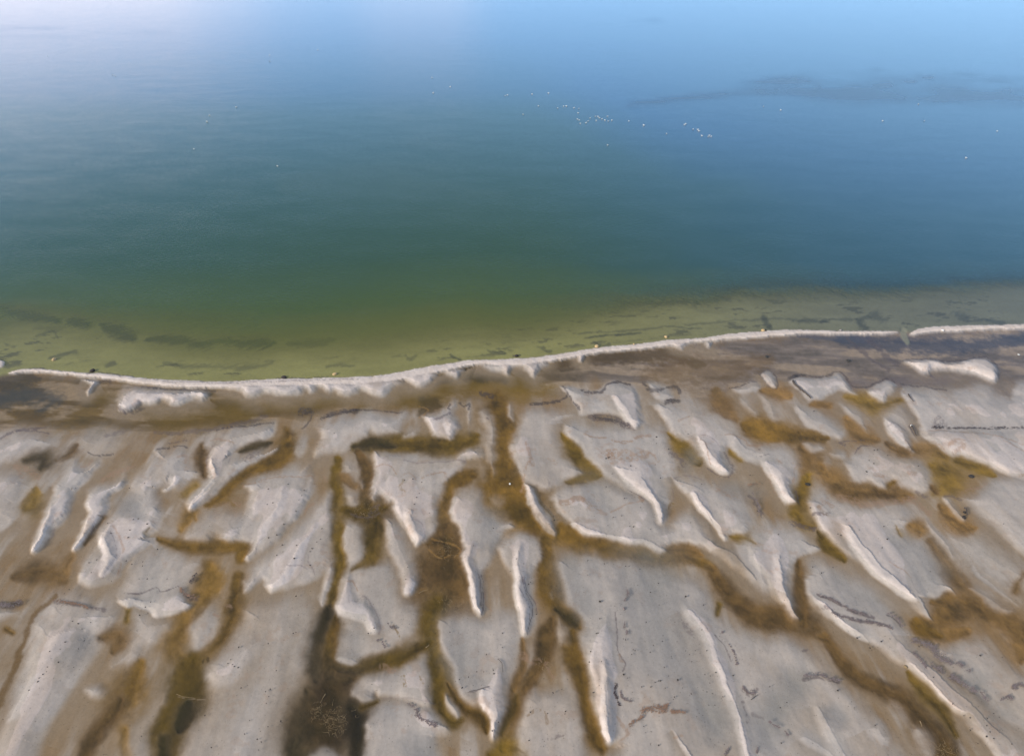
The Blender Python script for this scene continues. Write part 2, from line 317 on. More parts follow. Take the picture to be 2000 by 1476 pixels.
# ---- sandbanks: (points, height above the flats, sharp width, feather width, whiteness)
LOBES = [
# left edge and the four tongues of the left side
([(-60, 850), (0, 845), (30, 835), (60, 832), (85, 838), (98, 855), (97, 868), (75, 880), (50, 890), (30, 897), (15, 905), (-60, 920)], .10, 14, 22, .9),
([(-60, 915), (25, 918), (55, 938), (45, 960), (32, 980), (25, 1005), (10, 1020), (-60, 1050)], .10, 12, 22, .95),
([(150, 860), (170, 835), (220, 828), (235, 850), (225, 880), (190, 885), (165, 878)], .05, 16, 20, .55),
([(105, 895), (120, 872), (140, 850), (150, 855), (135, 880), (115, 900)], .04, 9, 10, .6),
([(58, 1077), (60, 1060), (75, 1035), (82, 1012), (90, 992), (100, 965), (107, 940), (122, 920), (135, 902), (150, 890), (158, 905), (175, 908), (190, 894), (196, 903), (185, 918), (170, 933), (150, 950), (142, 970), (135, 995), (122, 1018), (105, 1035), (92, 1055), (80, 1070), (68, 1080)], .20, 7, 14, 1),
([(57, 1076), (60, 1060), (74, 1036), (86, 1010), (100, 985), (108, 1000), (102, 1025), (92, 1045), (80, 1066), (67, 1079)], .12, 6, 10, 1.1),
([(141, 1072), (147, 1055), (157, 1035), (164, 1012), (166, 995), (164, 977), (170, 957), (185, 945), (207, 940), (225, 938), (240, 928), (245, 940), (232, 955), (215, 970), (207, 987), (200, 1005), (193, 1020), (185, 1035), (172, 1052), (160, 1067), (148, 1076)], .19, 6, 13, 1),
([(141, 1072), (147, 1055), (157, 1035), (164, 1010), (172, 1000), (178, 1020), (172, 1045), (160, 1063), (148, 1076)], .10, 5, 9, 1.1),
([(307, 875), (355, 872), (370, 885), (370, 900), (390, 917), (387, 925), (370, 933), (350, 952), (327, 957), (318, 955), (325, 943), (317, 946), (308, 952), (310, 965), (320, 977), (320, 997), (310, 1012), (302, 1030), (285, 1045), (292, 1057), (270, 1075), (250, 1095), (235, 1112), (220, 1130), (195, 1141), (172, 1143), (156, 1132), (152, 1113), (166, 1085), (185, 1060), (192, 1035), (207, 1015), (217, 1000), (250, 967), (265, 935), (287, 905), (300, 887)], .12, 9, 20, .95),
([(218, 1022), (200, 1038), (192, 1050), (192, 1062), (200, 1075), (200, 1095), (193, 1120), (197, 1128), (213, 1117), (225, 1100), (232, 1085), (228, 1058), (220, 1040)], .13, 5, 14, 1.1),
([(318, 955), (325, 943), (330, 925), (345, 915), (355, 930), (340, 950), (327, 957)], .07, 5, 14, 1.0),
([(362, 992), (365, 977), (380, 960), (395, 945), (405, 930), (400, 910), (402, 887), (410, 862), (430, 845), (460, 835), (500, 828), (535, 825), (538, 840), (525, 853), (500, 861), (470, 870), (450, 882), (470, 890), (500, 882), (540, 868), (545, 876), (520, 892), (490, 908), (462, 930), (437, 949), (412, 968), (390, 987), (375, 997), (366, 998)], .17, 7, 18, 1),
([(362, 992), (366, 976), (382, 958), (400, 940), (412, 925), (404, 900), (412, 885), (425, 905), (428, 925), (410, 950), (388, 977), (374, 996), (366, 998)], .13, 5, 14, 1.1),
([(362, 1052), (358, 1045), (365, 1025), (390, 1000), (420, 985), (450, 985), (470, 1000), (470, 1045), (447, 1057), (428, 1050), (420, 1042), (410, 1056), (392, 1055)], .07, 9, 20, .7),
([(482, 1091), (478, 1080), (485, 1064), (470, 1056), (447, 1057), (430, 1050), (440, 1020), (470, 1000), (486, 960), (478, 945), (500, 928), (550, 908), (600, 897), (612, 902), (605, 930), (605, 960), (590, 985), (575, 1010), (555, 1035), (535, 1055), (515, 1070), (497, 1085), (488, 1092)], .12, 9, 20, .95),
([(482, 1091), (478, 1080), (488, 1062), (500, 1030), (530, 985), (545, 945), (562, 935), (560, 965), (545, 1000), (520, 1040), (500, 1075), (488, 1092)], .07, 9, 12, 1.05),
([(560, 1010), (590, 965), (600, 930), (612, 920), (606, 955), (590, 985), (572, 1015)], .05, 10, 12, 1.05),
([(625, 970), (640, 960), (658, 1000), (652, 1030), (650, 1080), (640, 1108), (615, 1128), (580, 1140), (545, 1150), (528, 1153), (516, 1143), (512, 1132), (492, 1148), (478, 1155), (476, 1140), (485, 1115), (500, 1090), (530, 1070), (560, 1045), (590, 1010), (610, 985)], .12, 9, 18, .95),
([(528, 1153), (516, 1142), (530, 1120), (560, 1085), (585, 1055), (610, 1020), (618, 1030), (600, 1065), (580, 1100), (560, 1135), (545, 1146)], .07, 8, 12, 1.05),
# lower left
([(245, 1150), (262, 1100), (285, 1075), (320, 1065), (370, 1080), (395, 1095), (385, 1120), (370, 1145), (340, 1160), (280, 1165)], .06, 20, 24, .8),
([(262, 1185), (292, 1196), (330, 1205), (345, 1200), (332, 1225), (300, 1250), (275, 1262), (262, 1285), (215, 1300), (225, 1280), (245, 1250), (258, 1220)], .06, 18, 20, .85),
([(232, 1173), (240, 1160), (257, 1156), (277, 1156), (305, 1145), (315, 1153), (345, 1145), (360, 1155), (375, 1175), (368, 1190), (345, 1198), (322, 1202), (305, 1207), (292, 1194), (278, 1187), (262, 1181), (247, 1185)], .10, 5, 16, 1.05),
([(75, 1190), (90, 1160), (125, 1150), (160, 1150), (170, 1165), (220, 1190), (228, 1205), (205, 1225), (180, 1235), (180, 1250), (170, 1290), (150, 1330), (120, 1375), (95, 1410), (75, 1450), (50, 1530), (-60, 1540), (-10, 1420), (20, 1360), (35, 1310), (50, 1260), (62, 1215)], .11, 22, 28, .95),
([(60, 1230), (75, 1205), (120, 1222), (150, 1228), (130, 1245), (100, 1290), (70, 1340), (30, 1400), (10, 1400), (40, 1320)], .06, 16, 26, 1.02),
([(165, 1338), (182, 1331), (198, 1335), (200, 1350), (190, 1362), (172, 1358)], .06, 12, 12, .8),
([(-30, 1187), (32, 1187), (25, 1202), (-30, 1215)], .05, 10, 12, .7),
([(375, 1185), (400, 1172), (425, 1168), (432, 1200), (425, 1225), (415, 1245), (395, 1260), (385, 1268), (372, 1255), (365, 1235), (362, 1222)], .07, 14, 20, .82),
([(475, 1180), (530, 1165), (600, 1160), (612, 1180), (615, 1230), (608, 1290), (600, 1310), (585, 1340), (572, 1390), (568, 1440), (545, 1530), (350, 1540), (350, 1440), (370, 1390), (390, 1370), (405, 1330), (398, 1290), (430, 1260), (455, 1235), (470, 1205)], .08, 20, 26, .72),
([(400, 1300), (440, 1265), (490, 1240), (515, 1250), (490, 1290), (462, 1325), (425, 1338), (402, 1325)], .05, 18, 24, .95),
([(400, 1540), (430, 1470), (470, 1380), (520, 1280), (545, 1200), (560, 1220), (555, 1300), (530, 1380), (500, 1460), (490, 1540)], .05, 30, 30, .9),
([(330, 1310), (342, 1300), (338, 1360), (320, 1390), (305, 1430), (298, 1500), (225, 1500), (240, 1440), (275, 1385), (310, 1340)], .05, 18, 20, .62),
([(475, 1155), (478, 1135), (495, 1120), (500, 1135), (488, 1148)], .05, 6, 8, .9),
# upper middle
([(622, 830), (650, 812), (690, 805), (725, 798), (762, 802), (790, 803), (793, 818), (786, 835), (780, 845), (757, 848), (735, 850), (725, 840), (717, 845), (700, 860), (675, 875), (650, 882), (620, 892), (612, 880), (622, 855)], .11, 12, 14, .95),
([(785, 845), (800, 835), (815, 834), (812, 848), (790, 856)], .07, 8, 10, .85),
([(575, 860), (595, 850), (602, 858), (595, 880), (580, 892), (573, 880)], .05, 10, 12, .75),
([(828, 812), (842, 806), (865, 800), (878, 782), (887, 780), (888, 808), (897, 825), (895, 840), (882, 856), (865, 853), (848, 848), (838, 830)], .15, 6, 10, 1.0),
([(870, 825), (880, 810), (887, 822), (886, 842), (880, 856), (874, 850)], .08, 4, 8, 1.1),
([(909, 790), (918, 784), (919, 800), (916, 826), (910, 808)], .05, 6, 7, .85),
([(937, 795), (960, 798), (968, 815), (968, 845), (975, 887), (966, 900), (970, 920), (962, 930), (955, 905), (950, 885), (950, 842), (938, 818)], .07, 9, 12, .8),
([(990, 785), (1000, 788), (1004, 810), (1002, 822), (994, 815)], .06, 6, 8, .85),
([(732, 872), (775, 875), (820, 880), (875, 885), (900, 872), (925, 870), (940, 880), (937, 895), (912, 897), (905, 905), (895, 920), (880, 935), (865, 960), (860, 980), (862, 1005), (860, 1025), (850, 1037), (835, 1050), (825, 1060), (812, 1066), (805, 1052), (797, 1037), (780, 1015), (770, 995), (765, 977), (757, 980), (747, 970), (742, 963), (735, 977), (727, 982), (721, 970), (725, 952), (727, 930), (730, 905), (727, 885)], .13, 8, 13, .95),
([(790, 1000), (800, 985), (815, 990), (828, 1015), (829, 1040), (822, 1058), (812, 1067), (804, 1052), (796, 1035)], .13, 5, 16, 1.1),
([(770, 990), (785, 950), (800, 930), (812, 935), (808, 965), (795, 1000), (785, 1012)], .04, 12, 14, 1.0),
([(672, 905), (682, 900), (690, 915), (678, 920)], .04, 7, 8, .7),
([(702, 935), (712, 928), (714, 946), (706, 953)], .04, 5, 6, .8),
([(675, 962), (695, 958), (701, 975), (695, 986), (680, 985)], .06, 8, 9, .8),
([(670, 1017), (690, 1010), (707, 1010), (712, 1030), (715, 1055), (712, 1082), (700, 1100), (682, 1111), (672, 1102), (670, 1068), (667, 1032)], .08, 10, 12, .85),
([(748, 1008), (770, 1012), (787, 1030), (800, 1055), (812, 1080), (820, 1108), (818, 1130), (810, 1152), (798, 1165), (785, 1160), (782, 1140), (775, 1110), (765, 1090), (755, 1060), (748, 1030)], .09, 10, 16, .85),
([(784, 1158), (786, 1138), (795, 1120), (808, 1120), (816, 1135), (809, 1153), (797, 1165)], .07, 6, 14, 1.0),
([(660, 1115), (690, 1100), (740, 1088), (770, 1100), (780, 1140), (790, 1168), (820, 1185), (820, 1205), (805, 1230), (785, 1250), (768, 1268), (740, 1278), (705, 1285), (697, 1297), (680, 1303), (660, 1292), (652, 1278), (655, 1260), (660, 1240), (670, 1215), (655, 1190), (655, 1150)], .07, 12, 16, .82),
([(685, 1118), (675, 1128), (666, 1145), (655, 1170), (652, 1182), (662, 1196), (687, 1206), (710, 1213), (715, 1223), (720, 1233), (732, 1237), (742, 1233), (744, 1218), (737, 1193), (725, 1176), (712, 1163), (702, 1166), (692, 1150), (690, 1130)], .12, 6, 10, 1.05),
([(652, 1284), (662, 1268), (680, 1270), (698, 1278), (697, 1294), (682, 1303), (662, 1293)], .05, 8, 12, .95),
([(632, 1120), (640, 1095), (650, 1088), (655, 1110), (650, 1140), (638, 1165), (628, 1180), (623, 1168), (628, 1145)], .10, 6, 9, .95),
# centre tongues
([(880, 970), (890, 957), (925, 952), (945, 955), (950, 980), (970, 1003), (1000, 1012), (1005, 1030), (985, 1040), (975, 1055), (965, 1080), (950, 1110), (948, 1140), (948, 1165), (945, 1190), (937, 1198), (927, 1188), (920, 1172), (914, 1150), (907, 1126), (903, 1100), (898, 1075), (902, 1055), (893, 1030), (880, 1018), (877, 992)], .14, 8, 16, .95),
([(937, 1198), (927, 1188), (920, 1172), (914, 1150), (908, 1126), (906, 1095), (915, 1060), (930, 1060), (930, 1100), (938, 1140), (944, 1170), (944, 1190)], .14, 5, 10, 1.08),
([(950, 965), (975, 960), (990, 972), (987, 987), (970, 988), (956, 978)], .05, 8, 9, .75),
([(975, 1060), (990, 1040), (1020, 1030), (1050, 1040), (1068, 1060), (1065, 1085), (1050, 1105), (1045, 1125), (1050, 1145), (1050, 1180), (1042, 1215), (1035, 1235), (1022, 1241), (1014, 1225), (1010, 1190), (1004, 1155), (998, 1126), (985, 1100), (975, 1080)], .12, 8, 16, .93),
([(1008, 1070), (1022, 1065), (1022, 1100), (1030, 1140), (1039, 1165), (1039, 1190), (1032, 1225), (1022, 1241), (1014, 1224), (1010, 1190), (1004, 1150), (1001, 1120), (1003, 1090)], .14, 5, 10, 1.08),
([(1000, 850), (1010, 830), (1020, 805), (1040, 790), (1100, 798), (1130, 808), (1102, 815), (1098, 830), (1095, 855), (1100, 877), (1117, 890), (1135, 905), (1140, 920), (1120, 928), (1105, 932), (1088, 945), (1075, 955), (1060, 957), (1050, 950), (1030, 945), (1022, 935), (1012, 918), (1002, 900), (995, 880), (993, 862)], .10, 9, 16, .88),
([(1026, 940), (1025, 955), (1025, 967), (1032, 990), (1042, 1008), (1055, 1023), (1070, 1040), (1085, 1048), (1093, 1038), (1090, 1025), (1082, 1010), (1065, 993), (1055, 975), (1047, 953), (1037, 943)], .24, 5, 9, 1.08),
# right of centre
([(1094, 749), (1122, 756), (1150, 763), (1175, 756), (1196, 744), (1217, 745), (1241, 756), (1252, 777), (1250, 805), (1258, 822), (1243, 838), (1224, 826), (1207, 812), (1182, 805), (1140, 808), (1133, 801), (1122, 784), (1108, 766)], .17, 6, 6, 1.0),
([(1195, 770), (1215, 765), (1232, 785), (1245, 810), (1255, 823), (1243, 837), (1226, 826), (1210, 808)], .12, 5, 12, 1.08),
([(1266, 745), (1290, 744), (1308, 756), (1318, 773), (1297, 780), (1280, 770)], .12, 6, 8, .9),
([(1280, 785), (1300, 778), (1362, 787), (1400, 795), (1425, 805), (1445, 820), (1455, 843), (1475, 858), (1500, 862), (1530, 865), (1555, 880), (1568, 900), (1565, 920), (1558, 945), (1561, 975), (1552, 984), (1535, 978), (1522, 960), (1512, 940), (1500, 925), (1488, 910), (1480, 905), (1462, 898), (1440, 885), (1430, 870), (1422, 878), (1425, 895), (1430, 915), (1425, 924), (1412, 924), (1397, 915), (1380, 905), (1362, 885), (1350, 872), (1325, 855), (1307, 840), (1295, 818)], .14, 8, 18, .95),
([(1360, 850), (1375, 855), (1400, 880), (1420, 900), (1429, 918), (1422, 925), (1408, 922), (1390, 908), (1372, 887), (1362, 865)], .15, 5, 12, 1.08),
([(1490, 895), (1510, 893), (1540, 915), (1555, 950), (1561, 978), (1550, 985), (1530, 977), (1515, 950), (1500, 930), (1488, 912)], .12, 5, 14, 1.08),
([(1098, 825), (1120, 815), (1160, 825), (1210, 822), (1250, 828), (1288, 828), (1305, 842), (1315, 860), (1320, 880), (1330, 900), (1322, 925), (1312, 955), (1312, 972), (1304, 990), (1305, 1015), (1297, 1024), (1285, 1014), (1275, 998), (1270, 980), (1255, 964), (1230, 959), (1200, 942), (1180, 927), (1162, 910), (1145, 895), (1135, 880), (1127, 865), (1112, 855), (1104, 840)], .13, 8, 18, .95),
([(1205, 905), (1250, 890), (1275, 905), (1285, 945), (1299, 980), (1304, 1012), (1297, 1024), (1285, 1013), (1276, 997), (1268, 976), (1250, 960), (1225, 944), (1208, 925)], .15, 6, 24, 1.06),
([(1085, 955), (1110, 940), (1175, 930), (1200, 942), (1250, 965), (1275, 985), (1300, 1022), (1320, 1000), (1350, 990), (1380, 1010), (1400, 1050), (1440, 1060), (1465, 1090), (1480, 1135), (1440, 1112), (1400, 1080), (1360, 1065), (1320, 1060), (1307, 1062), (1304, 1075), (1292, 1081), (1275, 1074), (1260, 1062), (1232, 1065), (1190, 1053), (1160, 1050), (1132, 1042), (1115, 1025), (1105, 1010), (1087, 997), (1080, 975)], .12, 7, 18, .93),
([(1110, 1020), (1130, 1010), (1180, 1030), (1240, 1040), (1290, 1050), (1300, 1070), (1291, 1081), (1275, 1074), (1258, 1062), (1232, 1065), (1190, 1053), (1160, 1050), (1132, 1042)], .06, 6, 22, 1.02),
([(1312, 930), (1350, 927), (1385, 935), (1430, 950), (1460, 965), (1472, 1000), (1468, 1030), (1452, 1042), (1428, 1038), (1422, 1047), (1412, 1050), (1402, 1033), (1385, 1015), (1360, 985), (1342, 965), (1325, 950)], .12, 7, 20, .93),
([(1350, 960), (1365, 958), (1390, 990), (1410, 1020), (1421, 1045), (1412, 1050), (1402, 1033), (1385, 1015), (1362, 987)], .10, 5, 18, 1.05),
([(1480, 1040), (1510, 1015), (1560, 1025), (1590, 1040), (1605, 1065), (1592, 1076), (1572, 1080), (1557, 1095), (1548, 1120), (1553, 1150), (1560, 1185), (1567, 1208), (1558, 1213), (1543, 1204), (1530, 1180), (1512, 1160), (1500, 1130), (1482, 1110), (1465, 1085)], .14, 7, 22, .95),
([(1515, 1080), (1530, 1075), (1538, 1120), (1550, 1160), (1560, 1190), (1567, 1208), (1558, 1213), (1544, 1204), (1531, 1180), (1518, 1150), (1510, 1110)], .13, 6, 16, 1.06),
([(1440, 1060), (1480, 1030), (1500, 1060), (1510, 1110), (1500, 1150), (1470, 1130)], .08, 20, 24, .88),
([(1595, 960), (1612, 945), (1630, 965), (1675, 977), (1725, 975), (1762, 987), (1775, 1000), (1778, 1018), (1770, 1030), (1775, 1045), (1800, 1042), (1818, 1055), (1832, 1090), (1850, 1115), (1870, 1150), (1871, 1163), (1856, 1154), (1843, 1161), (1830, 1168), (1815, 1163), (1822, 1185), (1828, 1208), (1815, 1208), (1797, 1190), (1778, 1172), (1760, 1158), (1735, 1140), (1712, 1122), (1687, 1102), (1655, 1085), (1635, 1067), (1620, 1050), (1600, 1030), (1592, 1010), (1582, 993), (1580, 975)], .12, 8, 22, .92),
([(1650, 1020), (1680, 1030), (1730, 1085), (1762, 1118), (1785, 1150), (1792, 1170), (1778, 1171), (1750, 1153), (1712, 1124), (1690, 1103), (1668, 1075), (1650, 1045)], .14, 6, 26, 1.08),
([(1570, 1120), (1590, 1090), (1620, 1095), (1660, 1110), (1700, 1130), (1740, 1165), (1760, 1195), (1780, 1230), (1800, 1255), (1840, 1290), (1900, 1340), (1950, 1390), (2010, 1430), (2080, 1540), (1980, 1540), (1940, 1455), (1900, 1412), (1870, 1387), (1840, 1366), (1815, 1336), (1790, 1315), (1775, 1302), (1750, 1290), (1715, 1262), (1690, 1248), (1660, 1236), (1630, 1217), (1605, 1195), (1588, 1177), (1575, 1150)], .12, 8, 26, .92),
([(1590, 1160), (1610, 1170), (1650, 1205), (1690, 1230), (1700, 1250), (1688, 1248), (1660, 1236), (1630, 1217), (1605, 1194)], .09, 6, 16, 1.05),
([(1772, 1298), (1785, 1290), (1815, 1320), (1850, 1355), (1885, 1385), (1880, 1392), (1840, 1367), (1812, 1336)], .09, 6, 18, 1.05),
([(1672, 872), (1712, 865), (1737, 877), (1762, 885), (1787, 890), (1817, 912), (1822, 930), (1815, 955), (1800, 960), (1787, 961), (1765, 952), (1750, 940), (1740, 935), (1732, 950), (1717, 953), (1705, 946), (1690, 938), (1670, 943), (1660, 930), (1652, 905), (1660, 890)], .11, 8, 14, .92),
([(1565, 860), (1600, 856), (1612, 870), (1605, 880), (1580, 882)], .08, 7, 8, .85),
([(1622, 880), (1650, 875), (1655, 890), (1630, 893)], .05, 8, 9, .65),
([(1605, 895), (1622, 892), (1627, 907), (1610, 912)], .05, 9, 9, .55),
([(1555, 788), (1600, 800), (1625, 812), (1650, 827), (1653, 838), (1642, 856), (1625, 852), (1595, 840), (1575, 827), (1565, 810)], .10, 7, 14, .85),
([(1642, 787), (1685, 795), (1697, 810), (1700, 830), (1701, 843), (1685, 835), (1670, 820)], .08, 8, 12, .82),
([(1710, 795), (1740, 785), (1775, 795), (1795, 835), (1800, 870), (1785, 860), (1755, 835), (1725, 815)], .05, 14, 16, .7),
([(1725, 812), (1740, 812), (1755, 822), (1770, 838), (1780, 857), (1789, 877), (1780, 882), (1767, 874), (1755, 863), (1737, 848), (1727, 832)], .15, 5, 9, 1.02),
([(1488, 725), (1500, 720), (1512, 728), (1518, 745), (1517, 755), (1505, 752), (1494, 740)], .16, 4, 5, .95),
([(1545, 738), (1566, 731), (1608, 733), (1640, 726), (1654, 738), (1664, 760), (1673, 767), (1650, 763), (1636, 760), (1618, 774), (1594, 780), (1580, 778), (1566, 763), (1552, 749)], .17, 6, 5, .98),
([(1692, 766), (1702, 756), (1716, 745), (1734, 739), (1748, 749), (1751, 763), (1734, 770), (1727, 788), (1713, 781)], .16, 6, 5, .98),
([(1430, 756), (1450, 751), (1475, 745), (1485, 756), (1468, 766), (1447, 766)], .12, 6, 6, .92),
([(1445, 770), (1475, 768), (1478, 790), (1480, 812), (1465, 812), (1450, 790)], .06, 9, 12, .75),
([(1485, 770), (1512, 775), (1520, 800), (1521, 816), (1508, 822), (1495, 800)], .06, 9, 12, .72),
([(1765, 757), (1810, 756), (1860, 762), (1900, 748), (1938, 750), (1947, 772), (1975, 778), (1985, 748), (2010, 735), (2120, 735), (2120, 950), (1985, 931), (1960, 920), (1930, 905), (1890, 895), (1875, 888), (1868, 891), (1850, 886), (1830, 870), (1812, 855), (1800, 835), (1790, 810), (1775, 790)], .10, 7, 10, .95),
([(1815, 842), (1900, 838), (2010, 838), (2120, 838), (2120, 950), (1985, 931), (1960, 920), (1930, 905), (1890, 893), (1878, 885), (1866, 891), (1848, 885), (1830, 870)], .08, 6, 4, 1.05),
([(1767, 702), (1790, 700), (1825, 700), (1846, 705), (1874, 705), (1881, 702), (1902, 696), (1926, 698), (1940, 707), (1953, 721), (1951, 742), (1940, 747), (1916, 736), (1891, 729), (1867, 724), (1842, 720), (1821, 722), (1818, 727), (1800, 725), (1783, 714)], .42, 6, 6, 1.05),
([(1840, 970), (1855, 972), (1875, 992), (1888, 1010), (1882, 1017), (1870, 1008), (1852, 990)], .10, 5, 8, .95),
([(1882, 970), (1912, 952), (1950, 928), (2010, 930), (2120, 950), (2120, 1150), (2010, 1085), (1970, 1055), (1950, 1032), (1925, 1015), (1900, 990)], .08, 14, 16, .9),
([(1850, 1045), (1910, 1035), (1950, 1065), (2010, 1110), (2080, 1180), (1990, 1140), (1920, 1105), (1880, 1075)], .04, 16, 22, .66),
([(1808, 1012), (1820, 1018), (1850, 1050), (1864, 1082), (1855, 1078), (1830, 1048)], .05, 8, 10, .72),
([(1890, 1145), (1912, 1140), (1960, 1170), (1990, 1192), (1960, 1196), (1930, 1178), (1905, 1162)], .05, 9, 12, .75),
([(1900, 1100), (1930, 1120), (1985, 1170), (1992, 1180), (1960, 1160), (1915, 1125)], .04, 7, 9, .68),
([(1800, 1240), (1850, 1248), (1900, 1240), (1940, 1250), (1980, 1290), (2060, 1340), (2060, 1440), (1960, 1390), (1880, 1320), (1820, 1275)], .07, 18, 22, .75),
# lower centre
([(848, 1210), (857, 1197), (900, 1193), (940, 1200), (980, 1192), (1015, 1198), (1018, 1230), (1010, 1260), (1005, 1300), (1000, 1340), (995, 1370), (988, 1400), (980, 1425), (968, 1443), (960, 1441), (955, 1420), (952, 1397), (940, 1382), (915, 1370), (895, 1350), (882, 1330), (880, 1300), (870, 1280), (855, 1260), (850, 1235)], .10, 9, 18, .9),
([(930, 1345), (955, 1310), (980, 1290), (990, 1330), (992, 1370), (986, 1405), (972, 1441), (961, 1441), (955, 1418), (952, 1397), (940, 1380)], .14, 6, 22, 1.06),
([(681, 1348), (690, 1330), (707, 1312), (725, 1308), (760, 1305), (795, 1290), (835, 1263), (838, 1290), (845, 1312), (842, 1340), (850, 1358), (846, 1375), (830, 1378), (790, 1365), (765, 1360), (742, 1357), (735, 1350), (730, 1365), (712, 1373), (693, 1365), (683, 1360)], .09, 9, 13, .85),
([(740, 1370), (760, 1362), (800, 1365), (845, 1378), (865, 1395), (882, 1410), (880, 1425), (860, 1430), (850, 1445), (870, 1540), (690, 1540), (712, 1440), (710, 1410), (722, 1390)], .10, 14, 18, .92),
([(865, 1355), (872, 1346), (890, 1363), (905, 1381), (902, 1396), (892, 1401), (880, 1383), (870, 1371)], .08, 7, 8, .85),
([(580, 1500), (612, 1456), (635, 1448), (655, 1461), (675, 1500)], .08, 9, 12, .85),
([(1015, 1413), (1022, 1376), (1032, 1353), (1075, 1342), (1105, 1348), (1127, 1351), (1130, 1371), (1145, 1396), (1152, 1421), (1149, 1446), (1145, 1540), (1012, 1540)], .09, 12, 18, .85),
([(1085, 1195), (1100, 1208), (1118, 1222), (1124, 1245), (1112, 1258), (1092, 1252), (1086, 1225)], .05, 8, 9, .72),
([(1072, 1150), (1082, 1140), (1088, 1160), (1080, 1168)], .04, 5, 6, .75),
([(1085, 1090), (1110, 1078), (1150, 1072), (1200, 1075), (1260, 1085), (1320, 1110), (1365, 1128), (1385, 1150), (1392, 1180), (1405, 1200), (1440, 1218), (1480, 1235), (1540, 1238), (1580, 1258), (1610, 1290), (1650, 1330), (1690, 1370), (1730, 1420), (1790, 1540), (1190, 1540), (1200, 1460), (1190, 1453), (1178, 1442), (1168, 1412), (1160, 1388), (1147, 1366), (1150, 1343), (1145, 1326), (1140, 1296), (1132, 1266), (1132, 1235), (1138, 1210), (1125, 1192), (1110, 1180), (1100, 1150), (1088, 1112)], .09, 10, 22, .88),
([(1170, 1210), (1190, 1190), (1203, 1230), (1204, 1270), (1208, 1300), (1199, 1340), (1203, 1390), (1205, 1430), (1201, 1449), (1190, 1454), (1178, 1441), (1168, 1411), (1163, 1385), (1158, 1340), (1150, 1300), (1150, 1250)], .12, 8, 20, 1.02),
([(1172, 1300), (1185, 1290), (1196, 1340), (1201, 1390), (1204, 1430), (1200, 1449), (1190, 1454), (1178, 1441), (1170, 1412), (1172, 1370), (1170, 1335)], .10, 5, 8, 1.08),
([(1335, 1190), (1360, 1178), (1400, 1228), (1428, 1290), (1442, 1350), (1460, 1410), (1490, 1540), (1465, 1540), (1440, 1430), (1420, 1380), (1405, 1330), (1385, 1280), (1358, 1230)], .11, 14, 16, 1.03),
([(1318, 1425), (1330, 1432), (1352, 1460), (1372, 1500), (1358, 1500), (1340, 1470)], .07, 7, 18, 1.0),
([(1590, 1375), (1615, 1380), (1640, 1415), (1660, 1450), (1680, 1500), (1640, 1490), (1610, 1440)], .07, 14, 18, 1.02),
([(1600, 1440), (1580, 1420), (1560, 1440), (1590, 1460), (1640, 1500), (1660, 1500), (1630, 1460)], .04, 10, 18, 1.0),
([(1690, 1420), (1720, 1400), (1740, 1440), (1720, 1455)], .05, 14, 14, .85),
([(1780, 1420), (1810, 1410), (1835, 1440), (1830, 1480), (1800, 1470)], .05, 14, 14, .85),
# fans behind the spit
([(440, 750), (450, 758), (470, 762), (484, 772), (500, 773), (512, 765), (524, 764), (545, 768), (562, 770), (580, 767), (592, 758), (602, 767), (612, 762), (622, 756), (640, 763), (655, 761), (670, 768), (690, 768), (705, 762), (722, 769), (742, 773), (758, 766), (772, 754), (790, 742), (700, 738), (560, 742), (450, 746)], .28, 7, 4, .96),
([(790, 734), (800, 746), (815, 754), (830, 748), (842, 738), (852, 726), (820, 722)], .25, 6, 5, .93),
([(868, 720), (878, 730), (892, 736), (903, 726), (912, 714)], .24, 6, 4, .85),
([(940, 708), (950, 716), (966, 723), (980, 725), (996, 731), (1002, 720), (1022, 716), (1045, 735), (1054, 716), (1060, 704)], .25, 6, 4, .92),
([(1122, 692), (1130, 703), (1138, 704), (1142, 692)], .26, 4, 4, .8),
([(1310, 666), (1320, 678), (1333, 678), (1345, 668)], .28, 4, 4, .9),
([(1376, 664), (1380, 675), (1388, 675), (1392, 664)], .26, 4, 4, .8),
# banks behind the spit
([(227, 784), (238, 763), (262, 751), (300, 754), (340, 758), (378, 760), (404, 766), (395, 780), (370, 779), (343, 786), (322, 782), (301, 789), (280, 787), (268, 794), (247, 802), (234, 795)], .36, 6, 12, 1.0),
([(157, 737), (190, 741), (180, 755), (169, 768), (164, 761), (172, 748)], .34, 5, 6, .95),
]
LOBE_MASK = np.zeros(U0.shape)
n_rid = fbm_an(Xf / 1.9, Yc / 8.0, 301, 3, 0.45)
n_lump = fbm(Xc / 2.6, Yc / 2.6, 311, 3, 0.45)
